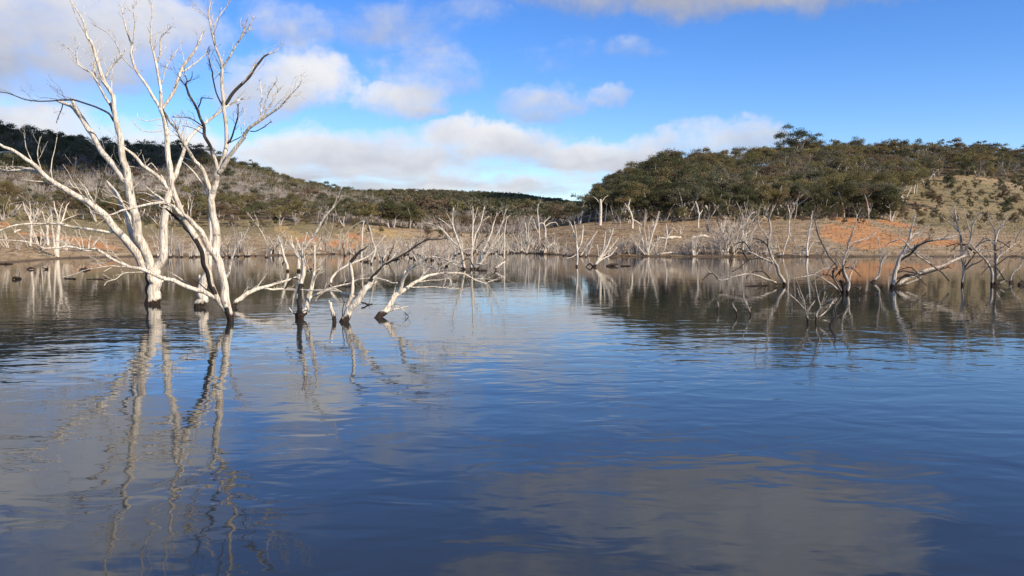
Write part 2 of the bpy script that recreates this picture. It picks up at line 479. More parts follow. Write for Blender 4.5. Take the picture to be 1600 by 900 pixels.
def traced_tree(name, label, cat, base, limbs, seed, group=None, bark=None, spread=.35, per=4, rough=.085, grounded=None, width=.80):
    """base: picture point of the waterline. limbs: (trace, options). The trace is 'x,y,width ...' from the root outward; depth leaves the plane of the base
    by its own amount for every limb, so the tree is as deep as it is broad."""
    rng = np.random.default_rng(seed)
    Y0 = depth_on_water(base[1]) if grounded is None else grounded[1]
    org = at(base[0], base[1], Y0)
    org[2] = 0 if grounded is None else grounded[2]
    root = bpy.data.objects.new(name, None); COL.objects.link(root)
    root.location = org; root.empty_display_size = .3
    tag(root, label, cat, group)
    known = []                                             # (px, py, Y) of everything traced so far
    first = True
    for trace, opt in limbs:
        pts = parse(trace)
        if first: Yb = Y0
        else:
            d = [(kx - pts[0][0]) ** 2 + (ky - pts[0][1]) ** 2 for kx, ky, _ in known]
            j = int(np.argmin(d)); Yb = known[j][2] if d[j] < 30 ** 2 else Y0
        if 'Y' in opt: Yb = Y0 + opt['Y']
        ln = sum(math.dist(a[:2], b[:2]) for a, b in zip(pts, pts[1:])) / F * Y0
        dY = opt.get('dY', (rng.uniform(-1, 1) * spread * ln) if not first else 0.0)
        acc, P, R = 0.0, [], []
        tot = sum(math.dist(a[:2], b[:2]) for a, b in zip(pts, pts[1:])) + 1e-6
        ww = [p[2] if len(p) > 2 else None for p in pts]
        known_w = [i for i, w_ in enumerate(ww) if w_ is not None]
        ww = np.interp(range(len(pts)), known_w, [ww[i] for i in known_w])
        for i, p in enumerate(pts):
            if i: acc += math.dist(pts[i - 1][:2], p[:2])
            Y = Yb + dY * acc / tot
            P.append(at(p[0], p[1], Y)); R.append(max(ww[i] * width * .5 / F * Y, .004))
            known.append((p[0], p[1], Y))
        if first or opt.get('root'):                       # carry the stem down under the water / into the ground
            dn = P[0] - P[1]; dn /= np.linalg.norm(dn)
            P.insert(0, P[0] + dn * (.42 / max(-dn[2], .40))); R.insert(0, R[0] * 1.10)
        C = catmull(P, per)
        if len(P) > 2:                                     # real limbs kink where a side branch has gone
            Pl = np.array(P); tt = np.linspace(0, len(P) - 1, len(C))
            C = .6 * C + .4 * np.stack([np.interp(tt, np.arange(len(P)), Pl[:, a_]) for a_ in range(3)], 1)
        r = np.interp(np.linspace(0, 1, len(C)), np.linspace(0, 1, len(R)), R)
        mj = max(2, len(C) // 3)
        cj = rng.normal(0, 1, (mj + 1, 3)); cj[0] = 0
        xj = np.linspace(0, mj, len(C))
        C = C + np.stack([np.interp(xj, np.arange(mj + 1), cj[:, a_]) for a_ in range(3)], 1) * (r * .22 + .004)[:, None]
        da = opt.get('dark', 0.0)
        ds = opt.get('dark_from', 0.0)
        f = np.linspace(0, 1, len(C))
        char_shade = np.where(f >= ds, da, 0.0) if da else np.zeros(len(C))
        char_shade = np.maximum(char_shade, opt.get('tip', 0.0) * np.clip((f - .6) / .4, 0, 1))
        tb = Tubes()
        big = r.max() > .05
        tb.tube(C, r, 12 if r.max() > .12 else (9 if big else 6), char_shade, rng, rough if big else rough * .6, opt.get('seam'))
        ntw = opt.get('tw', 2 if tot > 40 else 1)
        if ntw and tot > 45: ntw += 4
        if ntw and tot > 22: ntw += 2
        for _ in range(ntw):
            i = int(rng.uniform(.35, .97) * (len(C) - 1)); i = max(1, min(i, len(C) - 2))
            d = C[i + 1] - C[i - 1]; d /= np.linalg.norm(d)
            s = rng.normal(0, 1, 3); s -= d * s.dot(d); s /= np.linalg.norm(s)
            s[2] = abs(s[2]) * .8
            L = ln * rng.uniform(.10, .30)
            twig_into(tb, rng, C[i], d * .75 + s * .7, L, max(min(r[i] * .36, .016), .0045), 2 if tot > 60 else 1, char_shade[i] * .9)
        if r.max() > .045:                                 # snapped stubs
            for _ in range(int(rng.integers(1, 4))):
                i = int(rng.uniform(.4, .9) * (len(C) - 2)) + 1
                d = C[i + 1] - C[i - 1]; d /= np.linalg.norm(d)
                s = rng.normal(0, 1, 3); s -= d * s.dot(d); s /= np.linalg.norm(s)
                q0, l0, rs = C[i] + s * r[i] * .5, r[i] * rng.uniform(1.3, 3.2), max(r[i] * rng.uniform(.14, .3), .008)
                tb.tube([q0, q0 + (s * .8 + d * .5) * l0 * .6, q0 + (s * .7 + d * .7) * l0], [rs, rs * .85, rs * .5], 5, [char_shade[i]] * 3)
        if opt.get('fork', first is False and tot > 30):    # split tips
            for sgn in (-1, 1):
                d = C[-1] - C[-3]; d /= np.linalg.norm(d)
                s = rng.normal(0, 1, 3); s -= d * s.dot(d); s /= np.linalg.norm(s)
                twig_into(tb, rng, C[-2], d + s * .45, ln * rng.uniform(.07, .14), max(r[-2] * .75, .005), 1, char_shade[-1])
        nm = 'trunk' if first or opt.get('root') else 'branch'
        add(nm, tb.mesh(nm, [bark or BARK], org), root)
        first = False
    return root


def small_dead_tree(rng, H, W, stems, r0, lean=0.0, twig=.6, curl=.10):
    """a bleached many-stemmed drowned tree, local origin at its foot"""
    tb = Tubes()
    for s in range(stems):
        a = rng.uniform(0, 2 * math.pi)
        out = (W * .5 / H) * (rng.uniform(.15, 1.0) if stems > 1 else rng.uniform(0, .35))
        d = np.array((math.cos(a) * out + lean, math.sin(a) * out, 1.0)); d /= np.linalg.norm(d)
        h = H * rng.uniform(.55, 1.0) if s else H
        n = 8
        p = np.array((math.cos(a), math.sin(a), 0)) * r0 * (1.6 if stems > 1 else 0) * rng.uniform(.2, 1.6); p[2] = -.25
        P = [p]
        for i in range(n):
            d = d + rng.normal(0, curl, 3); d[2] = max(d[2], .25); d /= np.linalg.norm(d)
            P.append(P[-1] + d * h / n)
        r = r0 * rng.uniform(.6, 1.0)
        C = catmull(P, 2)
        R = np.linspace(r, max(r * .28, .010), len(C)) * (1 + .05 * rng.normal(0, 1, len(C)))
        ch = [1.0 if rng.random() < .03 else 0.0] * len(C)
        tb.tube(C, R, 6, ch, rng, .12)
        for _ in range(int(rng.integers(4, 8))):
            i = int(rng.uniform(.3, .95) * (len(C) - 2)) + 1
            dd = C[i + 1] - C[i - 1]; dd /= np.linalg.norm(dd)
            sd = rng.normal(0, 1, 3); sd -= dd * sd.dot(dd); sd /= np.linalg.norm(sd); sd[2] = abs(sd[2])
            twig_into(tb, rng, C[i], dd * .7 + sd * .8, h * rng.uniform(.15, .38), R[i] * .6, 1, ch[0] * .9, 4)
    return tb


# ---- the white tree with the forked trunk
T_A = [
    ('239.5,475.5,26 239.5,465,25 240,450,24.5 240.5,436,25.5 240,424,25', dict(tw=0, fork=False, seam=(.3, .95, (-.9, -.3, 0), .55))),  # strip paints the shaded left edge of the trunk dark
    ('234,428,15 233,407,15 226.5,389,15 220.5,374,15.5 210,340,15 205,310,15 201,290,15 199,279,14', dict(tw=1, fork=False, dY=-.3)),
    ('199,283,11 192,280,11 177,258,11 162,240,10 150,219,10 144,206,9.5 127.5,185,9 115.5,170,7 101,162,5.5 88,156,4', dict(tw=0, fork=False, dY=.5)),
    ('130,187,6 122,175,6.5 116,164,6.5 111,152,5', dict(tw=0, fork=False, dY=-.3)),
    ('154,228,5 147,224,4.5 140,220,3', dict(tw=0, fork=False)),
    ('200,284,13 196,262,12 190,240,11 187,215,10 183,194,9 178,170,8 177,152,8 172,141,7 165,129,7 156,105,6 150,90,5.5 142,66,5 136,55,4.5 129,30,3 115,9,1.6', dict(tw=2, dY=-.8)),
    ('165,121,3.5 171,108,3.5 179,98,3 190,88,2.5 196,78,1.5', dict(tw=1)),
    ('184,192,6 179,180,6 175,168,5.5 165,152,4.5 154,132,4 145,116,3.5 132,108,3 121,99,2.8 117,84,2.2 109,76,1.4', dict(tw=3, seam=(0, .25, (.5, -.8, 0), .0))),
    ('154,132,3 149,120,3 147.5,102,2.8 150,93,2.5 156,63,1.4', dict(tw=1)),
    ('178,190,3.5 169,177,3.5 150,167,3.2 132,161,3.2 114,156,3 96,156,3.2 84,157,2.4 60,157.5,2.2 39,156,2 12,146,1.8 -12,143,1.4', dict(dark=.75, tw=1, dY=-.9)),
    ('98,163,1.8 95,173,1.6 88,192,1.2', dict(dark=.8, tw=1, fork=False)),
    # broken stub between the stems
    ('228,414,9 216,388,9 205,363,9 201,340,9 197,330,9 187,312,8 175,294,6 166,282,2.5', dict(tw=0, fork=False, dY=.5)),
    # long limb arching over to the far left
    ('229,424,15 222,415,14.5 213,396,14 193,373,13.5 174,351,13 159,332,12 146,321,11 132,313,10.5 105,298,9.5 87,288,9 66,271,8 49,253,7 30,240,6 13,232,5.5 0,226,5 -25,216,4', dict(tw=2, dY=-2.0)),
    ('66,272,6 55,268,6 45,265,5.5 30,265,5 15,267,4.5 0,266,4.2 -22,268,3', dict(tw=1, dY=.5)),
    ('57,268,3 47,263,3.2 37,261.5,3 18,260,1.5', dict(tw=0, fork=False)),
    ('26,238,4 9,238,3.4 -8,239,2.6', dict(tw=0, fork=False)),
    ('152,323,4 145,313,3.6 138,303,3.2 135,295,2.6 121,280,1.4', dict(tw=0)),
    ('137,302,2.4 126,295,2.2 114,291,2 107,282,1.3', dict(tw=0, fork=False)),
    ('128,310,3 112,299,3 96,289,2', dict(tw=0, fork=False)),
    ('78,284,2 60,283,2 33,280,1.2', dict(tw=0, fork=False)),
    ('184,364,6 176,362.5,5.5 165,363,5.5 147,359,5.2 120,355,4.8 96,351,4.4 75,349.5,4 48,349.5,3.6 22,352,3.2 0,359,2.8 -18,366,2', dict(tw=2, dY=-1.4)),
    ('110,354,1.6 116,359,1.5 120,364,1.3 121,372,1', dict(tw=0, fork=False)),
    # right hand stem
    ('245,430,15 250,416,14.5 254,404,14 256,384,13.5 258,346,12.5 262,323,12 265,299,12 268,281,11.5 266,265,10.5 264,250,10 262,225,9.5 261,210,9 255,183,8 251.5,169,8', dict(tw=0, fork=False, dY=.4)),
    ('251,170,6 243,157,5.5 233,139,5 222,124,4.6 213,111,4.2 204,84,3.6 205,72,3.4 199,51,3 193,30,2.4 190,7,1.4', dict(tw=2)),
    ('205,73,2.2 208,62,2.2 211,37,2 208,7,1.2', dict(tw=1)),
    ('212,110,2.2 201,101,2.2 190,88,2 180,66,1.8 168,52,1.6 145,39,1', dict(tw=2, dark=.45)),
    ('252,169,5.5 251,147,5.4 248,127,5.2 244,97,4.6 238,76,3.2 235,62,3 235,45,2.6 238,7,1.4', dict(tw=2)),
    ('245,98,3 250,84,2.8 251,60,2.2 259,50,1.8 268,42,1.2', dict(tw=1)),
    ('254,170,5 260,162,5.5 270,147,6 277,131,6 284,108,5.4 301,84,4.4 309,68,3.4 317,52,1.8', dict(tw=3)),
    ('285,112,3 292,108,3 304,99,2.4 314,90,2 323,82,1.4', dict(tw=1)),
    ('253,130,2 258,110,2 265,96,1.8 276,80,1.4 286,66,1', dict(tw=1)),
    ('254,171,4 264,187,4 276,203,3', dict(dark=.6, tw=0, fork=False)),
    ('268,284,8 275,270,7.5 280,256,7 284,244,6.4 290,223,6 302,208,5.6 320,193,5.2 344,175,4.4 365,160,3.4 378,153,2', dict(tw=1, dY=1.8)),
    ('253,205,2 233,206,1.8 219,202,1.6 209,193,1.4 207,188,1', dict(tw=0, fork=False, dark=.4)),
    ('250,186,1.8 227,189,1.5 216,184,1.3 215,176,1', dict(tw=0, fork=False)),
    ('264,297,8.5 255,286,8 238,269,7 222,256,6 207,241,4.8 192,228,3.6 184,219,2.4', dict(tw=1, fork=False, dY=-.7)),
    ('262,290,3 257,282,3 252,273,1.8', dict(tw=0, fork=False)),
    ('232,266,2.2 215,262,2 199,259,1.4', dict(tw=0, fork=False)),
    ('228,262,2 236,255,2 246,266,1.4', dict(tw=0, fork=False)),
]
# ---- the leaning white tree right of it
T_C = [
    ('362,502,13 357,486,13.5 352,466,15 351,444,13 346,425,13.5 342,407,13.5 338,386,13.5 336,355,13 332,333,12 331,315,12 331,303,12', dict(tw=0, fork=False, seam=(.0, .22, (-.8, -.5, 0), .2))),
    ('331,306,10 337,289,10 340,277,10 340,266,10', dict(tw=0, fork=False)),
    ('340,268,7 337,250,6.5 330,231,6 321,213,5.6 318,196,5.4 311,177,4.6 305,163,4.2 296,147,3.8 291,133,3.4 293,126,2.4 289,119,1.4', dict(dark=.75, dark_from=.15, tw=2, dY=-.6)),
    ('310,168,2.2 314,157,2.2 316,154,2 333,154,1.2', dict(dark=.85, tw=1, fork=False)),
    ('316,197,2.6 308,191,2.4 302,187,2.2 290,184,2 267,184,1.2', dict(dark=.6, tw=2)),
    ('319,211,2 305,202,1.8 284,196,1.1', dict(dark=.6, tw=1, fork=False)),
    ('293,127,1.8 297,125,1.8 300,120,1.5 300,111,1.1', dict(dark=.7, tw=0, fork=False)),
    ('341,268,8 347,252,8 353,226,7.6 353,195,7 350.5,165,6.6 348,150,6.2 345,127,5.6 347,108,5.2 343,90,4.6 334,67,4 329,45,3.4 326,22,2.8 330,2,2 336,-14,1.4', dict(tw=2, dY=.4, dark=.45, dark_from=.12)),
    ('333,42,2.2 343,25,2 352,12,1.8 364,-6,1.2', dict(tw=1)),
    ('347,109,4 355,94,3.6 364,79,3.2 376,60,2.8 382,46,2.2 386,32,1.4', dict(tw=1)),
    ('372,66,2.4 384,52,2.2 391,40,1.8 397,26,1.1', dict(tw=1)),
    ('349,168,3 347,164,3 338,145,2.6 332,120,2.4 331,111,2.2 327,94,1.8 322,81,1.2', dict(dark=.8, tw=2)),
    ('352,163,6 359,151,5.8 372,136,5.4 389,121,5 397,109,4.6 405,98,4.2 413,88,3.4 430,81,2 438,72,1.2', dict(dark=.5, tw=2, seam=(.0, .8, (.5, -.5, -.5), .1), dY=.9)),  # strip puts the shade of the lower right side into the colour
    ('378,131,2 393,112,2 401,95,1.2', dict(tw=1)),
    ('354,226,4 359,222,3.4 365,204,3 371,184,2.6 372,162,1.4', dict(dark=.9, tw=1)),
    ('359,223,2 368,218,2 378,213,1.6', dict(dark=.7, tw=0, fork=False)),
    ('341,270,9 345,263,8 356,250,7.6 369,231,7 383,210,6.4 399,194,5.6 416,181,4.6 436,168,3.4 452,151,2.2 468,134,1.1', dict(tw=3, dY=-.8)),
    ('405,189,3 414,177,2.8 429,153,2.2 436,137,1.2', dict(tw=2)),
    ('402,192,2.6 408,177,2.6 409,147,2 405,122,1.2', dict(tw=2)),
    ('412,170,2 416,157,2 420,147,1.7 435,121,1', dict(tw=2, dark=.4)),
    ('391,205,2 400,205,1.8 412,199,1.6 425,189,1', dict(dark=.7, tw=1)),
    # thick limb forking left at the middle fork
    ('330,304,8.5 325,288,8 319,268,7.4 311,257,6.8 303,249,6.2 288,225,5.2 278,204,4.2 272,190,2.4', dict(tw=2, dY=-.7, dark=.5, dark_from=.55)),
    ('325,306,3.4 315,287,3 303,269,2.6 294,260,2.2 283,250,1.4', dict(tw=0, fork=False)),
    # left limb with the burnt strip
    ('347,478,9 338,462,10 330,444,11.5 324,425,12 319,403,12 311,385,11.5 300,363,11 285,338,10 276,314,9 270,292,8 266,272,6.5 264,252,5', dict(tw=0, fork=False, dY=-.7, seam=(.1, .5, (-.25, -1, 0), .25))),
    ('312,386,6 300,368,6.5 291,357,6.5 285,349,6 273,339,5 258,326,3', dict(tw=0, fork=False, dark=.9)),
    # limb sweeping up and over to the left
    ('340,407,9 334,395,10 327,382,10 315,364,9.5 300,349,9 282,334,8 270,324,7 255,317,6 240,317.5,5 214,323,4.2 192,327.5,3.6 180,333,3 166,338,2', dict(tw=1, dY=-1.2)),
    ('262,319,4 249,309,4 240,303,3 229,292,1.8', dict(tw=0, fork=False)),
    ('258,318,3 246,311,3 229,302,2.4 210,302,1.4', dict(tw=0, fork=False)),
    ('264,324,2.4 255,325,2.4 237,317,2 220,310,1.2', dict(tw=0, fork=False)),
    # long low branch crossing in front of the forked trunk
    ('346,470,10 340,464,9.5 322,458,9 307,453,8.5 282,444,8 264,435.5,7.2 246,431,6.6 225,423,6.2 207,418,5.8 190,412,5.4 177,406,5 162,396,4.6 147,388,4.4 135,391,4.2 120,388,3.8 105,385,3.6 90,388,3.2 70,388,2.8 55,381,2.4 27,376,2 -4,375,1.4', dict(tw=2, dY=-1.6)),
    ('139,390,2.6 139,376,2.2 142,368,1.4', dict(tw=1, fork=False)),
    ('140,390,3 150,376,2.6 161,366,1.5', dict(tw=1, fork=False)),
    ('177,406,2.2 167,410,2 157,412,1.8 139,413,1.4 130,417,1', dict(tw=1, fork=False)),
    ('197,416,2.4 185,416,2.2 172,416,2 155,419,1.8 139,421,1.6 120,427,1.4 96,434,1', dict(tw=1, fork=False)),
    ('174,418,1.6 163,424,1', dict(tw=0, fork=False)),
    ('224,425,2.4 209,426,2.2 193,427,2 180,436,1.7 168,440,1.4 162,446,1', dict(tw=1, fork=False)),
    ('300,448,1.8 285,437,1.6 270,428,1.4 262,424,1', dict(tw=0, fork=False, Y=.3)),
    ('331,462,2.5 322,452,2.2 312,443,1.8 300,437,1.4', dict(tw=0, fork=False, dark=.8)),
    ('354,434,5 358,424,5 362,408,4.8 367,390,4.4 373,378,3 378,368,1.6', dict(tw=1)),
    ('352,486,6 345,476,5 342,466,3', dict(tw=0, fork=False, dark=.25)),
]
T_B = [
    ('313,480,17.5 314,470,17 315.5,458,16.5 317.5,443,16 320,432,15 326,416,10 328,398,9 330,378,8.5 331,350,8 332,320,6', dict(tw=0, fork=False)),
    ('314,441,5 311.5,434,5 312,430,3.5', dict(tw=0, fork=False)),
]
T_ARCH = [
    ('364,480,9 368,474,9 375,466,8.5 387,458,8 398,453,7.4 410,449,6.6 431,442,5 455,436,3.4 471,430,1.6', dict(tw=1, dY=1.5, fork=False)),
    ('409,450,4.6 420,452,4.6 434,451,4.2 450,452,3.6 466,453,2.6', dict(tw=1, dY=.6, fork=False)),
]
T_D = [
    ('468,498,17 469,490,17 470,484,15', dict(tw=0, fork=False, seam=(0, 1, (.3, -1, 0), .3))),
    ('468,489,10 467,475,10.5 468,460,10 471,445,9.5 475.5,427,8.6 475,407,7.6 473,393,7 477,386,6 485,375,5.4 496,360,4.8 505,343,4 512,333,3 521,323,1.8', dict(tw=2, seam=(.0, .25, (.8, -.6, 0), .2))),
    ('476,388,2.6 477,374,2.2 480,363,1.4', dict(tw=0, fork=False)),
    ('476,402,2.6 481,397,2.4 490,394,2 500,396,1.4', dict(tw=0, fork=False)),
    ('472,395,2.4 466,380,2.2 462,372,1.4', dict(tw=1)),
    ('473,489,11 478,481,11 482,467,10 488,453,8.5 489,434,6 491,407,4 492,384,2', dict(tw=1)),
    ('489,444,4 493,434,3.4 499,423,1.8', dict(tw=1, fork=False)),
    ('482,468,4.6 490,462,4.4 500,457,4.2 522,448,3.8 548,443,3.2 560,437,2.6 577,434,1.5', dict(tw=1)),
]
T_S = [('522,503,8 520,492,7.5 518,482,6.5 515.5,474,5', dict(tw=0, fork=False, rough=.2)), ('516,478,3.6 514.5,473,3 514.5,469,1.5', dict(tw=0, fork=False))]
T_E = [
    ('537,503,17 545,486,15 552,477,14 560,467,13.5 570,453,12 577,443,11 584,433,9 594,421,6.5 603,412,5.6', dict(tw=0, fork=False, seam=(.72, 1, (-.2, -.3, 1), -.1))),
    ('603,413,5 612,407,4.4 626,400,4 638,393,3.8 650,384,3.5 668,374,2.8 682,374,2.2 700,371,1.3', dict(dark=.9, tw=2)),
    ('597,418,5 606,410,4 615,401,3 621,393,1.5', dict(tw=1)),
    ('600,414,3 610,409.5,3 624,405,2', dict(tw=0, fork=False, dark=.8)),
    ('543,489,8.5 546,474,8 551,455,7 550,431,6 547,412,6.4 551,405,6.2 561,394,4.8 567,390,3.4 574,385,1.8', dict(dark=.95, dark_from=.55, tw=0, fork=False)),
    ('562,467,6 553,463,5.8 537,458,5.4 524,455,5 512,453.5,4.4 490,453,3.6 470,452,2.8 445,451,1.8', dict(tw=0, fork=False, dY=.9)),
    ('582,435,3 591,434.5,2.8 602,437,2.6 612,442,2.4 622,442,2', dict(tw=0, fork=False)),
    ('535,494,2 535,483,2 537.5,472,1.8 533,464,1.5 529,459,1', dict(tw=1, fork=False, dark=.8)),
]
T_F = [
    ('593,496,15 598,490,13 608,475,12 615,466,11 622,459,10 633,452,8.6 649,442,7 661,435,6 675,428,5 692,426,4.4 719,427,3.6 734,432,3 745,438,2.6 757,443,2 762,441,1.8 774,437,1', dict(tw=2, dY=1.5, fork=True)),
    ('621,461,9 626,452,8 631,435,7 640,422,6.4 652,412,5.4 668,404,4.2 680,402,3.4 701,405,2', dict(tw=1, dY=-.8)),
    ('627,447,5 630,435,4.4 634,422,3', dict(tw=0, fork=False)),
    ('653,412,2.2 647,400,2 640,394,1.2', dict(tw=0, fork=False)),
    ('640,423,2.8 655,418,2.6 667,417,2.2 684,420,1.4', dict(tw=1, fork=False)),
    ('652,441,2.2 675,438,2 690,437,1.8 700,435,1.2', dict(tw=0, fork=False)),
    ('640,449,3 663,449,2.8 680,448,2.6 692,449,2.4 710,450.5,2 736,450,1.2', dict(tw=1, fork=False)),
    ('601,488,4 610,485,4 619,482,3.8 638,479,1.6', dict(tw=0, fork=False)),
    ('613,468,2 617,453,1.8 620,440,1.2', dict(tw=0, fork=False)),
]
T_G = [('515,447,6 518,437,5 523,429,4.4 530,422,4 543,415,3.8 557,409,3.4 575,400,2.6 589,388,1.5', dict(tw=2, dY=1.4)), ('528,424,2.4 530,415,2 535,405,1.2', dict(tw=1))]
T_M = [
    ('736,421,5 737,400,4.4 738,384,4 739,351,3.2 739,323,1.4', dict(tw=2)),
    ('726,422,5 721,393,4.2 713,370,3.6 707,349,2.8 708,324,1.4', dict(root=1, tw=2, dY=-1)),
    ('708,353,2 703,342,1.8 698,333,1.1', dict(tw=1)), ('706,357,2 696,348,1.8 685,341,1', dict(tw=1)),
    ('724,421,4 719,390,3.4 706,375,3 689,357,2.4 679,352,2 667,348,1.2', dict(root=1, tw=2)),
    ('739,352,2 743,338,1.8 746,324,1.1', dict(tw=1)),
    ('738,392,3.2 742,369,3 751,349,2.4 757,323,1.2', dict(tw=2)), ('752,347,1.6 759,342,1.4 764,338,1', dict(tw=1)),
    ('744,421,4.6 754,394,3.8 767,366,3 770,354,2.6 777,333,1.2', dict(root=1, tw=2, dY=1)),
    ('747,419,4.4 757,402,3.8 767,384,3.2 778,363,2.6 784,349,2 791,327,1.1', dict(root=1, tw=3, dY=-.8)),
    ('783,351,1.8 788,343,1.6 796,337,1', dict(tw=1)), ('765,389,2 780,372,1.8 790,358,1.1', dict(tw=1)),
    ('742,421,4 757,403,3 769,390,2.2 777,386,1.2', dict(root=1, tw=1, dark=.3)),
    ('723,420,3 714,415,2.8 707,411,2.4 700,407,2 689,405,1.2', dict(tw=1)),
    ('741,420,3 746,412,2.6 757,413,2 765,409,1.2', dict(tw=0)), ('737,402,2.2 746,386,2 756,375,1.2', dict(tw=1, dark=.8)),
]
T_P = [
    ('1227,446,7.5 1220,431,6.4 1214,416,6 1207,404,5.4 1202,388,4.8 1201,376,4.6 1204,363,4.2 1202,345,3.4 1196,326,1.8', dict(tw=1, fork=True)),
    ('1201,344,2.2 1204,334,2 1208,321,1.2', dict(tw=0)),
    ('1209,412,4 1198,406,3.8 1187,402,3.4 1176,396,3 1164,393,2', dict(tw=1)),
    ('1190,404,2.6 1178,405,2.4 1168,407,2.2 1158,416,2 1143,425,1.2', dict(tw=1, dark=.75)),
    ('1214,444,4.6 1207,440,4.4 1198,437,4.2 1185,431,3.8 1177,429,3.4 1165,428,3 1144,433,2.6 1131,438,2.4 1121,436,2 1100,416,1.1', dict(tw=1, Y=-.5, dY=-1.2)),
    ('1226,447,5 1216,448.5,5 1205,448.5,4.6 1195,447,4 1180,446,3.2 1163,447.5,1.6', dict(tw=2, dark=.45, dY=-.7)),
    ('1201,374,2.6 1194,363,2.4 1187,355,2.2 1184,338,2 1188,322,1.1', dict(tw=1)),
    ('1203,390,2.8 1197,382,2.6 1190,376,2.4 1175,372,1.4', dict(tw=0, dark=.8, fork=False)),
]
T_Q = [
    ('1318,459,8 1318,448,7 1314,438,5.6', dict(tw=0, dark=.9, fork=False)),
    ('1316,457,4.6 1306,441,4.2 1301,427,4 1308,416,4 1299,404,4 1289,388,3.8 1279,366,3.2 1274,346,2.4 1270,332,1.3', dict(tw=3, dark=.6)),
    ('1325,450,7 1325,440,6.4 1320,428,5.6 1317,413,4.4 1321,400,4 1325,388,3.6 1325,378,3.4 1330,366,3 1336,352,2.4 1340,335,1.3', dict(root=1, tw=2)),
    ('1326,381,2.6 1340,377,2.6 1356,372,2.2 1369,363,1.2', dict(tw=1)),
    ('1320,425,3.4 1331,416,3 1339,408,1.6', dict(tw=1)), ('1326,444,3.4 1329,428,3 1334,418,2.2 1333,410,1.3', dict(tw=1)),
    ('1314,456,4 1327,451,3.6 1336,448,3.2 1348,455,2.6 1360,457,1.5', dict(tw=1, dark=.95)),
    ('1312,456,3.2 1300,444,3 1284,434,2.8 1271,429,2.6 1254,432,2.2 1239,436,1.3', dict(tw=1, dark=.35)),
    ('1306,449,2.4 1296,446,2.2 1284,452,1.2', dict(tw=1)), ('1308,417,3 1301,424,2.6 1304,434,2.4 1312,448,2', dict(tw=0, dark=1, fork=False)),
    ('1311,430,2.6 1315,420,2.2 1318,408,1.4', dict(tw=1, dark=.9)), ('1290,392,2 1284,398,1.8 1286,412,1.2', dict(tw=1, dark=.6)),
    ('1330,472,4.6 1337,466,4 1345,462,3.6 1360,458,2.8 1373,455,1.6', dict(tw=1, root=1)),
    ('1316,452,2.6 1322,440,2.4 1316,424,2.2 1322,408,1.4', dict(tw=1, dark=.9)), ('1338,465,2 1342,456,1.8 1344,448,1.2', dict(tw=0)),
]
T_R1 = [('1262,505,5 1261,496,4.6 1259,488,4 1257,477,3.4 1252,460,2.4 1243,433,1.2', dict(tw=3, dark=.5)), ('1258,484,2.8 1250,474,2.4 1240,465,2 1228,455,1.2', dict(tw=1)), ('1261,490,2.4 1266,480,2 1273,470,1.2', dict(tw=1)), ('1255,470,1.6 1249,460,1.4 1246,450,1', dict(tw=0))]
T_R2 = [('1276,504,4.4 1276,494,3.8 1278,487,3.4 1282,479,3 1278,463,2.4 1274,446,2 1273,429,1.2', dict(tw=2, dark=.45)), ('1278,497,2.8 1283,494,2.6 1294,483,2.4 1299,474,1.8 1305,466,1.1', dict(tw=2)), ('1282,478,1.8 1286,468,1.6 1288,456,1', dict(tw=1))]
T_R3 = [('1298,511,4.4 1299,504,4 1303,498,3.6 1315,490,3 1327,478,1.6', dict(tw=3, dark=.7)), ('1300,503,3 1306,494,2.6 1304,482,2 1311,468,1.2', dict(tw=2, dark=.7)), ('1299,506,2.6 1292,502,2.2 1286,500,1.2', dict(tw=1))]
T_R4 = [('1173,493,3.4 1172,487,3 1169,480,2.6 1163,467,2.4 1162,449,1.2', dict(tw=1))]
T_R5 = [('1152,494,3.4 1150,486,2.8 1147,479,2.2 1145,473,1.2', dict(tw=2))]
T_R6 = [('1121,487,2.8 1121.5,480,2.4 1121,471,1.2', dict(tw=1))]
T_T = [
    ('1394,450,10 1396,438,9 1398,426,8.4 1401,416,8 1406,402,7 1414,389,6 1421,373,5 1423,360,3.6 1427,349,2.6 1430,338,1.4', dict(tw=1, fork=True)),
    ('1411,393,5 1420,390,5 1429,387,5 1446,378,4.6 1469,374,4.2 1486,371,4.4 1497,368,3 1508,358,1.6', dict(tw=2)),
    ('1403,410,4 1413,403,4 1423,397,4 1434,384,3.8 1446,379,3.2 1457,375,2', dict(tw=2, dark=.85)),
    ('1419,376,3.4 1427,366,3.2 1434,363,3 1442,359,2.2 1452,353,1.2', dict(tw=2)),
    ('1418,380,2.6 1430,372,2.4 1442,361,1.4', dict(tw=1)),
    ('1396,449,7 1407,441,7 1419,435,6.6 1446,423,6.2 1469,416,5.6 1491,406,4.6 1510,399,3.8 1521,391,3 1532,384,1.6', dict(tw=1, dY=1.8)),
    ('1399,436,4.6 1411,433,4.4 1423,431,4.2 1446,428,3.8 1469,421,3.2 1483,417,1.8', dict(tw=2, dark=.85, dY=1.4)),
    ('1400,427,3 1410,423,3 1421,425,2.8 1436,428,2', dict(tw=1, dark=.8)),
    ('1400,448,4 1416,444,4 1430,438,3.4 1440,434,2', dict(tw=2)),
    ('1428,394,4 1436,400,4 1442,404,3.8 1453,412,3.4 1472,425,3.4 1484,438,4', dict(tw=2, dark=.6, dark_from=.6, fork=False)),
    ('1424,359,1.8 1416,350,1.6 1411,341,1', dict(tw=1)),
]
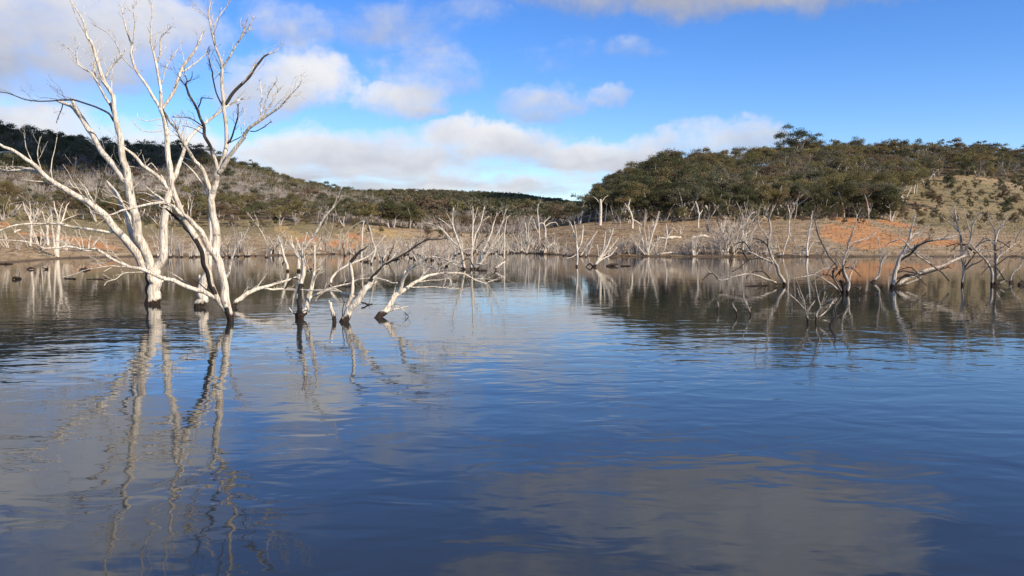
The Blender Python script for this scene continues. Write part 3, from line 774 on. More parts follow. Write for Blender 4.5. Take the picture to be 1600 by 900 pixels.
T_U = [
    ('1504,446,6.4 1505,432,5.4 1506,420,5 1504,400,4.4 1501,378,4 1498,361,3.4 1495,344,2.6 1491,322,1.3', dict(tw=2, fork=True, seam=(.0, .9, (.7, -.3, 0), .1))),
    ('1495,343,2.2 1489,335,2 1480,324,1.2', dict(tw=1)), ('1498,362,2.4 1486,350,2.2 1469,337,1.2', dict(tw=2)),
    ('1505,398,3.8 1511,386,3.6 1517,373,3.2 1520,353,2.6 1525,342,2.2 1532,332,1.2', dict(tw=2)),
    ('1518,368,2.2 1513,354,2 1509,342,1.7 1506,324,1.1', dict(tw=1)),
    ('1506,420,3.2 1512,412,3 1518,404,2.6 1524,396,1.4', dict(tw=1, dark=.9)), ('1507,422,3 1517,415,2.8 1529,410,2.4 1540,401,1.3', dict(tw=1, dark=.8)),
]
T_V = [
    ('1554,446,7 1555,432,6.2 1555,416,5.4 1555,393,4.4 1555,377,4 1559,363,3.2 1565,350,2.4 1573,341,1.3', dict(tw=2, fork=True, seam=(.0, .6, (.7, -.3, 0), .0))),
    ('1556,374,2.8 1554,361,2.6 1548,346,2 1543,334,1.2', dict(tw=2)),
    ('1550,446,5.4 1550,430,5 1547,418,4.6 1538,404,4 1525,391,3.4 1515,379,1.8', dict(root=1, tw=1)),
    ('1556,412,3.4 1558,405,3.2 1563,399,3 1578,387,2.4 1592,377,1.4', dict(tw=1)),
    ('1586,380,2 1589,371,1.8 1593,363,1.6 1603,355,1.1', dict(tw=1)),
    ('1555,394,3 1546,392,3 1540,393,2.6 1530,400,1.4', dict(tw=1, dark=.5)), ('1556,392,2.2 1570,384,2 1580,376,1.2', dict(tw=1, dark=.8)),
    ('1549,450,4 1558,445,4 1570,438,2', dict(tw=1, fork=False, Y=-.6)), ('1556,436,2.2 1562,428,2 1568,420,1.2', dict(tw=1)),
    ('1556,440,2.4 1566,437,2.2 1576,439,1.6', dict(tw=1, dark=.8)),
]
T_V2 = [('1578,442,3.4 1580,434,3 1584,425,2.8 1593,418,2.4 1597,411,1.8 1599,404,1.1', dict(tw=2))]
T_W = [('1363,441,5.4 1369,435,4.8 1374,429,4.2 1376,414,3.4 1382,401,2.6 1393,384,1.3', dict(tw=2)), ('1376,412,2.4 1375,395,2 1372,370,1.1', dict(tw=1)), ('1379,407,2 1387,399,1.8 1392,393,1.1', dict(tw=1))]
# smaller traced trees on and before the far shore
T_L1 = [('88.5,404,8.5 89,390,7.6 90,372,7 92,360,6 92,349,5 90,338,3.6 86,326,2.4 84,314,1.3', dict(tw=3)), ('87,400,5 85,380,4.4 82,360,3.4 81,345,2.4 80,330,1.3', dict(tw=2)),
        ('93,352,3.6 98,344,3.2 101,333,2.6 104,322,2 109,316,1.2', dict(tw=2)), ('98,345,2.2 106,341,2 114,338,1.6 120,336,1', dict(tw=1)), ('92,345,2.4 94,330,2 98,318,1.2', dict(tw=2))]
T_L2 = [('75,383,5.4 74,370,4.6 74,355,3.6 75,345,2.6 80,335,1.3', dict(tw=2)), ('73,381,3.6 69,368,2.8 65,358,1.4', dict(tw=1)), ('74,360,2.6 70,345,2.2 66,330,1.2', dict(tw=2))]
T_L3 = [('48,384,5 48,370,4.2 49,352,3.8 46,340,3.4 40,330,2.8 36,316,1.4', dict(tw=3)), ('49,350,2.6 54,340,2.2 60,326,1.2', dict(tw=2)), ('47,342,2 48,330,1.8 46,315,1', dict(tw=2))]
T_K1 = [('449,424,6.4 449,415,6 446,407,5.4 443,397,4.6 440,386,4 437,377,2.8 434,368,1.4', dict(tw=2)), ('449,412,3 445,409,3 442,411,2.6 441,415,1.6', dict(tw=0, dark=.9, fork=False)), ('442,392,2.6 445,384,2.2 448,374,1.2', dict(tw=1))]
T_K2 = [('467,424,8 467,412,7 465,401,6 460,393,4.6 457,382,3.2 455,368,1.6', dict(tw=1)), ('467,409,4.4 470,398,4 471,388,3 474,378,1.5', dict(tw=1)), ('464,399,3 458,388,2.6 450,378,2.2 444,366,1.2', dict(tw=1, dark=.5)), ('462,396,2.4 464,384,2 467,375,1.2', dict(tw=1))]
T_K3 = [('564,408,3.8 565,392,3.4 566,370,3 567,355,2.6 569,344,1.8', dict(tw=1, fork=False)), ('569,345,1.8 561,348,1.8 551,354,1.8 543,362,1.6 539,375,1.4 538,388,1', dict(tw=0, fork=False))]
T_K4 = [('580,413,4.2 584,400,3.6 586,388,3.2 582,375,2.8 579,362,2.2 577,352,1.2', dict(tw=2)), ('585,390,2.6 594,378,2.2 602,368,1.2', dict(tw=1)), ('584,396,2.2 597,388,2 612,386,1.2', dict(tw=1))]
T_K5 = [('788,407,3.6 788,390,3 788,370,2.8 790,350,2 793,338,1.2', dict(tw=2)), ('788,372,1.8 796,362,1.6 804,356,1', dict(tw=1))]
T_N1 = [('901,417,4.4 902,405,4 902,390,4 901,378,3.6 897,364,3 893,352,2.2 890,346,1.2', dict(tw=3)), ('902,392,3.4 908,380,3 910,366,2.4 911,352,1.2', dict(tw=3)), ('901,376,2.6 900,362,2.2 897,345,1.2', dict(tw=2)), ('901,397,2 893,402,1.8 884,404,1', dict(tw=1)), ('903,394,2 912,385,1.8 918,372,1.2', dict(tw=2))]
T_N2 = [('906,401,3.6 915,388,3.2 924,374,2.8 933,362,1.8', dict(tw=1))]
T_N3 = [('928,417,5.4 935,406,5 942,395,4.4 950,380,3.6 955,368,2.6 958,357,1.4', dict(tw=3)), ('934,408,3.6 944,398,3.2 955,386,2.6 966,372,1.4', dict(tw=3)), ('941,397,3 944,382,2.6 946,362,1.2', dict(tw=3)),
        ('930,414,3.4 941,405,3 955,398,2.6 964,386,1.2', dict(tw=2)), ('926,416,4 922,412,3 916,416,2', dict(tw=1, dark=.95)), ('947,386,2.2 951,374,2 954,360,1.1', dict(tw=2)), ('936,404,2.2 935,392,2 933,382,1.1', dict(tw=2))]
T_N4 = [('1261,401,4.6 1261,388,4 1263,372,3.6 1266,355,3 1268,340,2.2 1270,330,1.2', dict(tw=1)), ('1261,398,2.6 1266,385,2.4 1272,378,1.6', dict(tw=1)), ('1263,370,2 1271,352,1.8 1275,346,1', dict(tw=1)), ('1260,399,3 1255,393,2.4 1252,397,1.4', dict(tw=0))]
T_N5 = [('1223,399,3 1226,385,2.8 1232,368,2.6 1233,350,2.4 1234,335,2.2 1231,320,1.2', dict(tw=1)), ('1233,345,2 1238,330,1.8 1241,327,1.6 1240,316,1', dict(tw=0)), ('1233,363,2.4 1237,371,2.2 1243,379,1.8', dict(tw=0, fork=False)), ('1220,399,1.8 1217,388,1.6 1214,376,1', dict(tw=1))]
T_N6 = [('1166,383,3.2 1166,370,2.8 1165,358,2.6 1167,345,2.6 1173,335,2.2 1180,331,1.4', dict(tw=1)), ('1165,366,1.8 1170,362,1.6 1173,360,1', dict(tw=0))]
T_N7 = [('1012,399,5 1013,388,4.4 1018,372,3.6 1023,355,2.8 1030,330,1.3', dict(tw=1)), ('1010,398,3.6 1005,380,2.8 1001,365,2.2 998,352,1.2', dict(tw=3)), ('1014,396,3.4 1022,384,2.8 1031,370,1.4', dict(tw=3)), ('1011,394,2.6 1010,376,2.2 1007,358,1.2', dict(tw=3)),
        ('1008,398,2.6 1000,388,2.2 990,378,1.1', dict(tw=2)), ('1012,385,2 1014,368,1.8 1012,352,1', dict(tw=3))]
T_N8 = [('1038,391,3.6 1040,380,3.2 1042,370,2.6 1042,360,2 1041,350,1.2', dict(tw=1)), ('1041,374,2.2 1046,366,2 1051,360,1.1', dict(tw=1)), ('1042,382,3 1044,381,3.4 1046,380,2', dict(tw=0, dark=.95, fork=False))]
T_N9 = [('844,391,3 843,370,2.6 842,350,2.2 840,330,1.6 841,319,1', dict(tw=2)), ('842,365,1.8 836,352,1.6 833,342,1', dict(tw=1))]
T_N10 = [('852,372,3.6 852,358,3.2 850,348,2.6 856,342,2 860,338,1.1', dict(tw=1)), ('851,350,2 846,348,1.6 841,352,1', dict(tw=0)), ('852,354,2 858,349,1.6 868,347,1.3 872,353,1', dict(tw=0))]
T_N11 = [('823,396,3 823,380,2.6 822,360,2.2 820,347,1.2', dict(tw=1)), ('825,394,2.6 826,375,2.2 826,350,1.8 831,337,1.1', dict(tw=2)), ('827,396,2 832,386,1.8 838,378,1', dict(tw=1)), ('821,396,1.8 815,388,1.6 808,382,1', dict(tw=1))]
T_N12 = [('938,352,6.5 938,338,6 939,325,5.4 939,312,4.4', dict(tw=1, fork=False)), ('938.5,320,1.6 933,312,1.4 927,307,1', dict(tw=1)), ('939,318,1.5 945,309,1.3 950,305,1', dict(tw=1))]
T_N13 = [('988,357,4.4 989,345,4 986,333,3.4 982,322,2.8 984,312,1.6', dict(tw=2)), ('989,343,2.8 996,347,2.4 1002,351,1.6', dict(tw=1)), ('984,328,2 979,322,1.8 976,317,1', dict(tw=1))]
T_N14 = [('1091,356,3.4 1091,345,3 1092,335,2.8 1090,324,2.4 1087,315,1.3', dict(tw=2)), ('1092,336,2 1096,331,1.6 1098,328,1', dict(tw=1))]

def shore(x, y): return on_ground(x, y)

traced = []
def T(name, label, cat, base, limbs, seed, tangle=0, **kw):
    rt = random.Random(seed * 7 + 1)
    pool = [p for tr, _ in limbs for p in parse(tr)]
    low = [p for p in pool if p[1] > base[1] - 60] or pool
    extra = []
    for q in range(tangle):
        a = rt.choice(low); dx = rt.choice((-1, 1)) * rt.uniform(14, 58); up = rt.uniform(4, 40)
        hump = rt.uniform(6, 20)
        y2 = min(a[1] - up * .4 + rt.uniform(0, 14), base[1] - 2)
        extra.append((f'{a[0]:.1f},{a[1]:.1f},{rt.uniform(1.8, 3.2):.1f} {a[0] + dx * .35:.1f},{a[1] - hump:.1f} {a[0] + dx * .7:.1f},{(a[1] + y2) / 2 - hump * .8:.1f},1.8 {a[0] + dx:.1f},{y2:.1f},1.1',
                      dict(tw=2, dark=rt.choice((0, .4, .8)))))
    limbs = list(limbs) + extra
    traced.append(traced_tree(name, label, cat, base, limbs, seed, **kw))

G1 = 'drowned trees standing in the near water'
G2 = 'drowned trees standing in the far water'
G3 = 'bleached dead trees along the far shore'
def build_traced():
    T('dead_tree', 'tallest white dead tree with thick forked trunk and a long limb reaching left', 'dead tree', (239.5, 475.5), T_A, 1, group=G1, width=.86)
    T('dead_tree', 'leaning white dead tree with dark upper branches beside the thick forked trunk', 'dead tree', (362, 502), T_C, 2, group=G1, width=.86)
    T('dead_tree', 'pale branchless dead trunk standing just behind the leaning white tree', 'dead tree', (313, 480), T_B, 3, group=G1, width=.86)
    T('dead_tree', 'low pale limb arching out of the water right of the leaning white tree', 'dead branch', (364, 480), T_ARCH, 4, group=G1)
    T('dead_tree', 'small twin-stemmed white dead tree with one long thin stem slanting up', 'dead tree', (468, 498), T_D, 5, group=G1)
    T('tree_stump', 'short thin broken stump with a black base between two small dead trees', 'stump', (522, 503), T_S, 6, group=G1)
    T('dead_tree', 'crooked dead tree leaning right with a black curved stem and black upper branch', 'dead tree', (537, 503), T_E, 7, group=G1, tangle=2)
    T('dead_tree', 'low bare tree leaning right with limbs drooping over the open water', 'dead tree', (593, 496), T_F, 8, group=G1, tangle=2)
    T('dead_tree', 'thin slanting dead branch rising from the water behind the crooked black-stemmed tree', 'dead branch', (515, 447), T_G, 9, group=G2)
    T('dead_tree', 'wide fan of many white stems standing alone in the middle of the lake', 'dead tree', (736, 421), T_M, 10, group=G2, tangle=5)
    T('dead_tree', 'bare tree leaning left with limbs bowed down to the water', 'dead tree', (1227, 446), T_P, 11, group=G2, tangle=7, bark=BARK_WEATHERED, spread=.5)
    T('dead_tree', 'tangled black-based dead tree in front of the orange reflection', 'dead tree', (1318, 459), T_Q, 12, group=G2, tangle=5, bark=BARK_WEATHERED, spread=.5)
    T('dead_tree', 'thin dark sapling with a long bare tip, nearer than the tangled tree', 'dead sapling', (1262, 505), T_R1, 13, group=G2, bark=BARK_WEATHERED)
    T('dead_tree', 'forked dark sapling standing just right of the other thin sapling', 'dead sapling', (1276, 504), T_R2, 14, group=G2, tangle=0, bark=BARK_WEATHERED)
    T('dead_tree', 'lowest crooked twig poking out below the tangled dead tree', 'dead sapling', (1298, 511), T_R3, 15, group=G2, tangle=0, bark=BARK_WEATHERED)
    T('dead_tree', 'single curved twig rising from the water below the left-leaning bare tree', 'dead sapling', (1173, 493), T_R4, 16, group=G2, bark=BARK_WEATHERED)
    T('dead_tree', 'short twiggy sprig left of the curved twig in the water', 'dead sapling', (1152, 494), T_R5, 17, group=G2, bark=BARK_WEATHERED)
    T('dead_tree', 'tiny upright twig farthest left of the twigs below the leaning bare tree', 'dead sapling', (1121, 487), T_R6, 18, group=G2, bark=BARK_WEATHERED)
    T('dead_tree', 'sprawling dead tree with long limbs lying out to the right over the water', 'dead tree', (1394, 450), T_T, 19, group=G2, tangle=5, bark=BARK_WEATHERED, spread=.5)
    T('dead_tree', 'upright slender dead tree rising through the limbs of the sprawling one', 'dead tree', (1504, 446), T_U, 20, group=G2, tangle=4, bark=BARK_WEATHERED)
    T('dead_tree', 'twin-stemmed dead tree nearest the right end of the lake', 'dead tree', (1554, 446), T_V, 21, group=G2, tangle=4, bark=BARK_WEATHERED)
    T('dead_tree', 'little bent sapling right of the twin-stemmed dead tree', 'dead sapling', (1578, 442), T_V2, 22, group=G2, bark=BARK_WEATHERED)
    T('dead_tree', 'thin sapling bent at its foot before the orange bank', 'dead sapling', (1363, 441), T_W, 23, group=G2, bark=BARK_WEATHERED)
    for tr, lab, sd, base in (
        (T_L1, 'thickest bleached tree at the water edge below the left wooded hill', 31, (88.5, 404)),
        (T_L2, 'smaller bleached tree on the mud just behind the thickest shore tree', 32, (75, 383)),
        (T_L3, 'leaning bleached tree with twiggy top on the mud, farthest left of three', 33, (48, 384)),
        (T_K1, 'knobbly bent white trunk in the water behind the twin-stemmed white tree', 34, (449, 424)),
        (T_K2, 'stout forked white trunk directly behind the long slanting stem', 35, (467, 424)),
        (T_K3, 'slim pole with one thin branch arching down to the left', 36, (564, 408)),
        (T_K4, 'crooked thin white tree behind the black curved stem', 37, (580, 413)),
        (T_K5, 'lone straight white pole right of the wide fan of stems', 38, (788, 407)),
        (T_N1, 'bushy upright dead tree standing in the water off the brown point', 39, (901, 417)),
        (T_N2, 'plain leaning white pole between two bushy dead trees off the point', 40, (906, 401)),
        (T_N3, 'dense bushy dead tree leaning right in the water off the brown point', 41, (928, 417)),
        (T_N4, 'forked white tree at the water edge left of the orange bank', 42, (1261, 401)),
        (T_N5, 'tall loosely branched white tree at the water edge behind the left-leaning tree', 43, (1223, 399)),
        (T_N6, 'curved white pole with a hooked top on the brown bank', 44, (1166, 383)),
        (T_N7, 'broad white brush of stems with one tall leaning pole on the brown shore', 45, (1012, 399)),
        (T_N8, 'Y-shaped little white tree with a black knot on the brown bank', 46, (1038, 391)),
        (T_N9, 'tall thin bare pole on the tip of the brown point', 47, (844, 391)),
        (T_N10, 'antler-shaped white tree on the slope of the brown point', 48, (852, 372)),
        (T_N11, 'loose cluster of white poles left of the antler-shaped tree', 49, (823, 396)),
        (T_N12, 'thick pale broken trunk at the edge of the green gum trees', 50, (938, 352)),
        (T_N13, 'crooked pale dead tree before the dark gum trees of the point', 51, (988, 357)),
        (T_N14, 'slim pale pole at the top of the brown bank', 52, (1091, 356)),
    ):
        g = on_ground(base[0], base[1]) if base[1] < 402 else None
        T('dead_tree', lab, 'dead tree', base, tr, sd, group=G3 if g is not None else G2, grounded=g, bark=BARK, width=.78)


ORD = ['first', 'second', 'third', 'fourth', 'fifth', 'sixth', 'seventh', 'eighth', 'ninth', 'tenth', 'eleventh', 'twelfth', 'thirteenth', 'fourteenth', 'fifteenth',
       'sixteenth', 'seventeenth', 'eighteenth', 'nineteenth', 'twentieth', 'twenty-first', 'twenty-second', 'twenty-third', 'twenty-fourth', 'twenty-fifth', 'twenty-sixth',
       'twenty-seventh', 'twenty-eighth', 'twenty-ninth', 'thirtieth', 'thirty-first', 'thirty-second', 'thirty-third', 'thirty-fourth', 'thirty-fifth', 'thirty-sixth', 'thirty-seventh', 'thirty-eighth', 'thirty-ninth', 'fortieth']


def ordinal_labels(items, what, place):
    """items: [(picture x, object)] that look alike in one place: number them from the left by word"""
    items.sort(key=lambda t: t[0])
    for i, (_, o) in enumerate(items):
        o['label'] = f'{what}, {ORD[min(i, len(ORD) - 1)]} from left {place}'


def build_shore_scrub():
    """smaller bleached drowned trees crowding the waterline, each its own object"""
    rng = np.random.default_rng(77)
    R = random.Random(5)
    spots = [   # x, y, height px, width px, stems, radius px
        (266, 402, 62, 30, 4, 2.2, 0), (284, 402, 42, 12, 2, 2, 0), (298, 402, 34, 14, 3, 1.6, 0), (276, 402, 26, 16, 4, 1.2, 0), (309, 402, 30, 14, 4, 1.2, 0),
        (349, 402, 44, 16, 3, 1.8, 0), (371, 401, 62, 36, 6, 2, .05), (385, 401, 30, 20, 5, 1.3, 0), (360, 402, 30, 22, 5, 1.2, 0),
        (424, 397, 48, 8, 2, 2.2, 0), (430, 397, 40, 12, 3, 2, 0), (437, 398, 36, 14, 3, 1.6, 0), (443, 397, 28, 14, 3, 1.4, 0),
        (500, 390, 26, 8, 2, 1.8, 0), (511, 394, 68, 26, 3, 2, .05), (529, 392, 40, 10, 2, 1.4, .1), (547, 396, 40, 14, 3, 1.4, 0),
        (495, 392, 34, 14, 3, 1.3, 0), (520, 397, 32, 18, 4, 1.2, 0), (537, 400, 36, 20, 4, 1.3, 0), (556, 403, 30, 20, 4, 1.3, 0),
        (600, 404, 36, 20, 4, 1.5, 0), (612, 400, 44, 20, 3, 1.5, .1), (622, 405, 34, 22, 5, 1.5, 0), (634, 398, 40, 24, 4, 1.5, 0), (642, 404, 30, 26, 5, 1.3, 0),
        (655, 399, 36, 26, 5, 1.4, 0), (664, 405, 34, 30, 6, 1.5, 0), (675, 407, 40, 36, 6, 1.6, 0), (688, 413, 36, 40, 6, 1.7, 0), (697, 417, 30, 30, 5, 1.6, 0), (684, 400, 40, 30, 5, 1.4, 0), (650, 394, 30, 24, 5, 1.1, 0),
        (700, 398, 36, 26, 5, 1.2, 0), (714, 396, 36, 26, 5, 1.2, 0), (727, 396, 34, 26, 5, 1.2, 0), (757, 396, 30, 26, 5, 1.2, 0), (770, 397, 34, 24, 5, 1.2, 0), (780, 395, 30, 22, 5, 1.1, 0), (797, 395, 36, 20, 4, 1.2, 0), (808, 396, 30, 20, 4, 1.2, 0),
        (814, 392, 40, 14, 3, 1.4, 0), (832, 393, 34, 20, 5, 1.2, .1), (858, 393, 22, 24, 5, 1.1, .2), (870, 395, 20, 20, 4, 1.1, .2),
        (880, 400, 24, 18, 3, 1.4, 0), (889, 401, 22, 16, 3, 1.2, .2), (915, 402, 40, 16, 3, 1.3, .2), (944, 402, 28, 20, 4, 1.2, .1),
        (966, 397, 30, 24, 6, 1.3, .1), (974, 396, 34, 30, 8, 1.5, 0), (985, 396, 26, 22, 6, 1.2, .1), (993, 397, 30, 18, 4, 1.2, -.1), (1003, 398, 40, 24, 6, 1.4, -.1), (1022, 398, 34, 24, 6, 1.3, .15),
        (1033, 399, 26, 20, 4, 1.2, .2), (1055, 398, 20, 24, 4, 1.2, .2), (1078, 398, 36, 26, 6, 1.5, -.1), (1085, 399, 42, 20, 6, 2.0, 0), (1070, 397, 32, 22, 5, 1.2, -.2),
        (1101, 396, 38, 20, 4, 1.4, -.2), (1113, 399, 48, 26, 5, 1.5, -.1), (1120, 389, 44, 20, 4, 1.7, -.15), (1127, 399, 54, 30, 6, 1.8, 0), (1136, 399, 62, 34, 7, 2.0, .05), (1145, 397, 56, 28, 5, 1.6, .1),
        (1152, 392, 62, 26, 5, 1.8, 0), (1159, 391, 80, 42, 7, 2.2, .05), (1167, 396, 50, 22, 4, 1.5, .1), (1176, 398, 40, 24, 4, 1.4, .1), (1185, 397, 48, 18, 3, 1.6, .1),
        (1196, 399, 40, 20, 4, 1.2, 0), (1208, 398, 36, 20, 4, 1.2, 0), (1240, 400, 30, 16, 3, 1.2, .1), (1248, 400, 26, 14, 3, 1.2, 0), (1277, 399, 34, 18, 3, 1.2, 0), (1290, 400, 30, 20, 3, 1.0, .1),
        (1043, 372, 30, 18, 3, 1.4, .1), (1064, 366, 26, 14, 3, 1.3, 0), (1004, 360, 36, 20, 3, 1.6, .1), (968, 356, 40, 16, 3, 1.6, -.1), (1020, 358, 30, 14, 3, 1.4, .2), (1108, 362, 34, 20, 4, 1.3, 0), (1130, 366, 40, 24, 4, 1.5, 0),
        (12, 384, 30, 18, 3, 1.4, 0), (62, 382, 40, 18, 3, 1.6, 0), (107, 384, 26, 14, 3, 1.2, .1),
        (1380, 399, 16, 10, 2, .9, 0), (1335, 398, 20, 10, 2, .9, 0),
    ]
    for (xa, xb, n_, ya, yb) in ((232, 420, 16, 399, 403), (560, 720, 34, 394, 410), (720, 875, 26, 393, 399), (880, 1080, 9, 394, 401), (1085, 1210, 5, 394, 400), (8, 130, 8, 381, 392)):
        for q in range(n_):
            x = xa + (xb - xa) * (q + rng.uniform(.1, .9)) / n_
            spots.append((x, rng.uniform(ya, yb), rng.uniform(16, 46) * (1 if rng.random() < .8 else 1.35), rng.uniform(8, 26), int(rng.integers(1, 6)), rng.uniform(.9, 1.7), rng.normal(0, .16)))
    cells = {}
    for (x, y, h, w, st, r, lean) in spots:
        g = on_ground(x, y)
        s = g[1] / F
        tb = small_dead_tree(rng, h * s, w * s * 1.2, st + (2 if st > 3 else 1), max(r * s * .66, .026), lean, curl=rng.uniform(.08, .19))
        o = add('dead_tree', tb.mesh('dead_tree', [(BARK, BARK, BARK_WEATHERED, BARK_GREY)[int(rng.integers(4))]]), loc=g)
        o['category'] = 'dead tree'; o['group'] = G3
        tall = 'tall' if h > 45 else ('mid-height' if h > 31 else 'low')
        many = 'bushy bleached tree' if st > 4 else ('forked bleached tree' if st > 2 else 'spindly bleached tree')
        where = ('on the muddy bank far left' if x < 150 else 'on shore behind the tallest tree' if x < 400 else 'on shore near the yellow earth' if x < 565
                 else 'in shallows left of the wide fan' if x < 735 else 'on the shore before the far dark hill' if x < 876 else 'along the brown point' if x < 1045
                 else 'on brown shore below the forest' if x < 1215 else 'on shore left of the orange bank')
        if y < 380 and x > 900: where = 'high on the brown bank'
        cells.setdefault((f'{tall} {many}', where), []).append((x, o))
    for (what, where), items in cells.items():
        if len(items) == 1: items[0][1]['label'] = f'{what} {where}'
        else: ordinal_labels(items, what, where)


# ------------------------------------------------------------------ living trees
def leaf_quads(rng, centers, radii, per, size, flat=.92, fill=.5):
    V, T_ = [], []
    tot = 0
    for c, r in zip(centers, radii):
        n = int(per * (r / np.mean(radii)) ** 2)
        d = rng.normal(0, 1, (n, 3)); d /= np.linalg.norm(d, axis=1)[:, None]
        d[:, 2] = np.where(d[:, 2] < -.25, -d[:, 2] * .6, d[:, 2])
        rad = r * (1 - fill * rng.random(n) ** 1.5) * (1 + .22 * rng.normal(0, 1, n))
        P = c + d * rad[:, None] * np.array((1, 1, flat))
        nrm = d * .5 + rng.normal(0, 1.0, (n, 3)); nrm /= np.linalg.norm(nrm, axis=1)[:, None]
        a = np.cross(nrm, rng.normal(0, 1, (n, 3))); a /= np.linalg.norm(a, axis=1)[:, None]
        b = np.cross(nrm, a)
        s = size * rng.uniform(.55, 1.25, n)[:, None]
        asp = rng.uniform(.45, .9, n)[:, None]
        V.append(np.stack([P - a * s, P + b * s * asp, P + a * s, P - b * s * asp], 1).reshape(-1, 3))
        T_.append(np.repeat(np.clip(rng.uniform(.0, 1) * .65 + rng.random(n) * .35, 0, 1), 4))
        tot += n
    return np.concatenate(V), np.arange(tot * 4).reshape(-1, 4), np.concatenate(T_)


def gum_parts(rng, style, H, lod=0):
    """-> trunk Tubes (or None), crown arrays. Foot at the origin."""
    tb = Tubes(); cents, rads = [], []
    if style == 'spread':      stems, out, c0, W = rng.integers(2, 5), .42, .45, .46
    elif style == 'upright':   stems, out, c0, W = rng.integers(1, 3), .16, .36, .27
    elif style == 'sparse':    stems, out, c0, W = rng.integers(2, 5), .45, .5, .44
    elif style == 'tall':      stems, out, c0, W = rng.integers(2, 4), .3, .5, .38
    else:                      stems, out, c0, W = 4, .5, .12, .62
    r0 = H * (.026 if style != 'bush' else .012)
    tips = []
    for s in range(stems):
        a = rng.uniform(0, 2 * math.pi) + s * 2 * math.pi / stems
        d = np.array((math.cos(a) * out, math.sin(a) * out, 1.0)); d /= np.linalg.norm(d)
        P = [np.array((math.cos(a) * r0, math.sin(a) * r0, -.3))]
        h = H * rng.uniform(.72, .92)
        for i in range(6):
            d = d + rng.normal(0, .13, 3); d[2] = max(d[2], .4); d /= np.linalg.norm(d)
            P.append(P[-1] + d * h / 6)
        R = np.linspace(r0 * rng.uniform(.8, 1.1), r0 * .28, 7)
        if lod == 0 or style in ('upright', 'tall'): tb.tube(P, R, 6 if lod == 0 else 4)
        tips.append(P[-1])
        for b in range(rng.integers(2, 4)):
            i = rng.integers(2, 6)
            aa = rng.uniform(0, 2 * math.pi)
            dd = np.array((math.cos(aa) * .9, math.sin(aa) * .9, rng.uniform(.35, .9))); dd /= np.linalg.norm(dd)
            L = H * rng.uniform(.16, .30) * (1.0 if style != 'upright' else .6)
            Q = [P[i], P[i] + dd * L * .5 + rng.normal(0, .08, 3), P[i] + dd * L + np.array((0, 0, L * .15))]
            if lod == 0: tb.tube(Q, [R[i] * .65, R[i] * .45, R[i] * .22], 5)
            tips.append(Q[-1])
    for t in tips:
        if t[2] < c0 * H * .8 and style != 'bush': continue
        if style == 'sparse' and rng.random() < .5: continue
        cents.append(t); rads.append(H * rng.uniform(.11, .185))
    extra = {'spread': 7, 'upright': 8, 'sparse': 2, 'tall': 4, 'bush': 12}[style]
    for _ in range(extra):                                   # fill the dome between the branch ends
        a = rng.uniform(0, 2 * math.pi); q = math.sqrt(rng.random())
        zt = c0 + (1 - c0) * rng.uniform(.1, .95)
        rim = W * math.sqrt(max(0, 1 - ((zt - c0 - .1) / (1.02 - c0)) ** 2)) if zt > c0 + .1 else W * .8
        cents.append(np.array((math.cos(a) * q * rim * H, math.sin(a) * q * rim * H, zt * H))); rads.append(H * rng.uniform(.11, .19))
    if not cents: cents, rads = [np.array((0, 0, H * .8))], [H * .15]
    per, size = ((340, .0145 * H) if lod == 0 else ((130, .0235 * H) if lod == 1 else (26, .052 * H)))
    if style == 'sparse': per = int(per * .6)
    return tb, leaf_quads(rng, cents, rads, per, size)


def stag_tubes(rng, H, lod=0):
    """leafless grey tree with a fan of fine twigs"""
    tb = Tubes()
    stems = int(rng.integers(2, 5))
    for s in range(stems):
        a = rng.uniform(0, 2 * math.pi); out = rng.uniform(.1, .5)
        d = np.array((math.cos(a) * out, math.sin(a) * out, 1.0)); d /= np.linalg.norm(d)
        P = [np.array((0, 0, -.3))]
        h = H * rng.uniform(.65, 1)
        for i in range(5):
            d = d + rng.normal(0, .12, 3); d[2] = max(d[2], .4); d /= np.linalg.norm(d); P.append(P[-1] + d * h / 5)
        r = H * .013 * rng.uniform(.7, 1.2)
        R = np.linspace(r, r * .3, 6)
        tb.tube(P, R, 5 if lod == 0 else 3)
        for _ in range(12 if lod == 0 else 6):
            i = rng.integers(1, 5)
            sd = rng.normal(0, 1, 3); sd[2] = abs(sd[2])
            if lod == 0: twig_into(tb, rng, P[i], (P[i + 1] - P[i]) / h * 5 + sd * .55, h * rng.uniform(.2, .4), R[i] * .55, 1, 0, 4)
            else:
                e = P[i] + ((P[i + 1] - P[i]) / h * 5 + sd * .55) * h * .3
                tb.tube([P[i], (P[i] + e) / 2 + rng.normal(0, .1, 3), e], [R[i] * .6, R[i] * .45, R[i] * .2], 3)
    return tb


def hill_position(rng, x0, x1, Y0, Y1):
    x = rng.uniform(x0, x1)
    Y = math.sqrt(rng.uniform(Y0 * Y0, Y1 * Y1))
    return x, Y


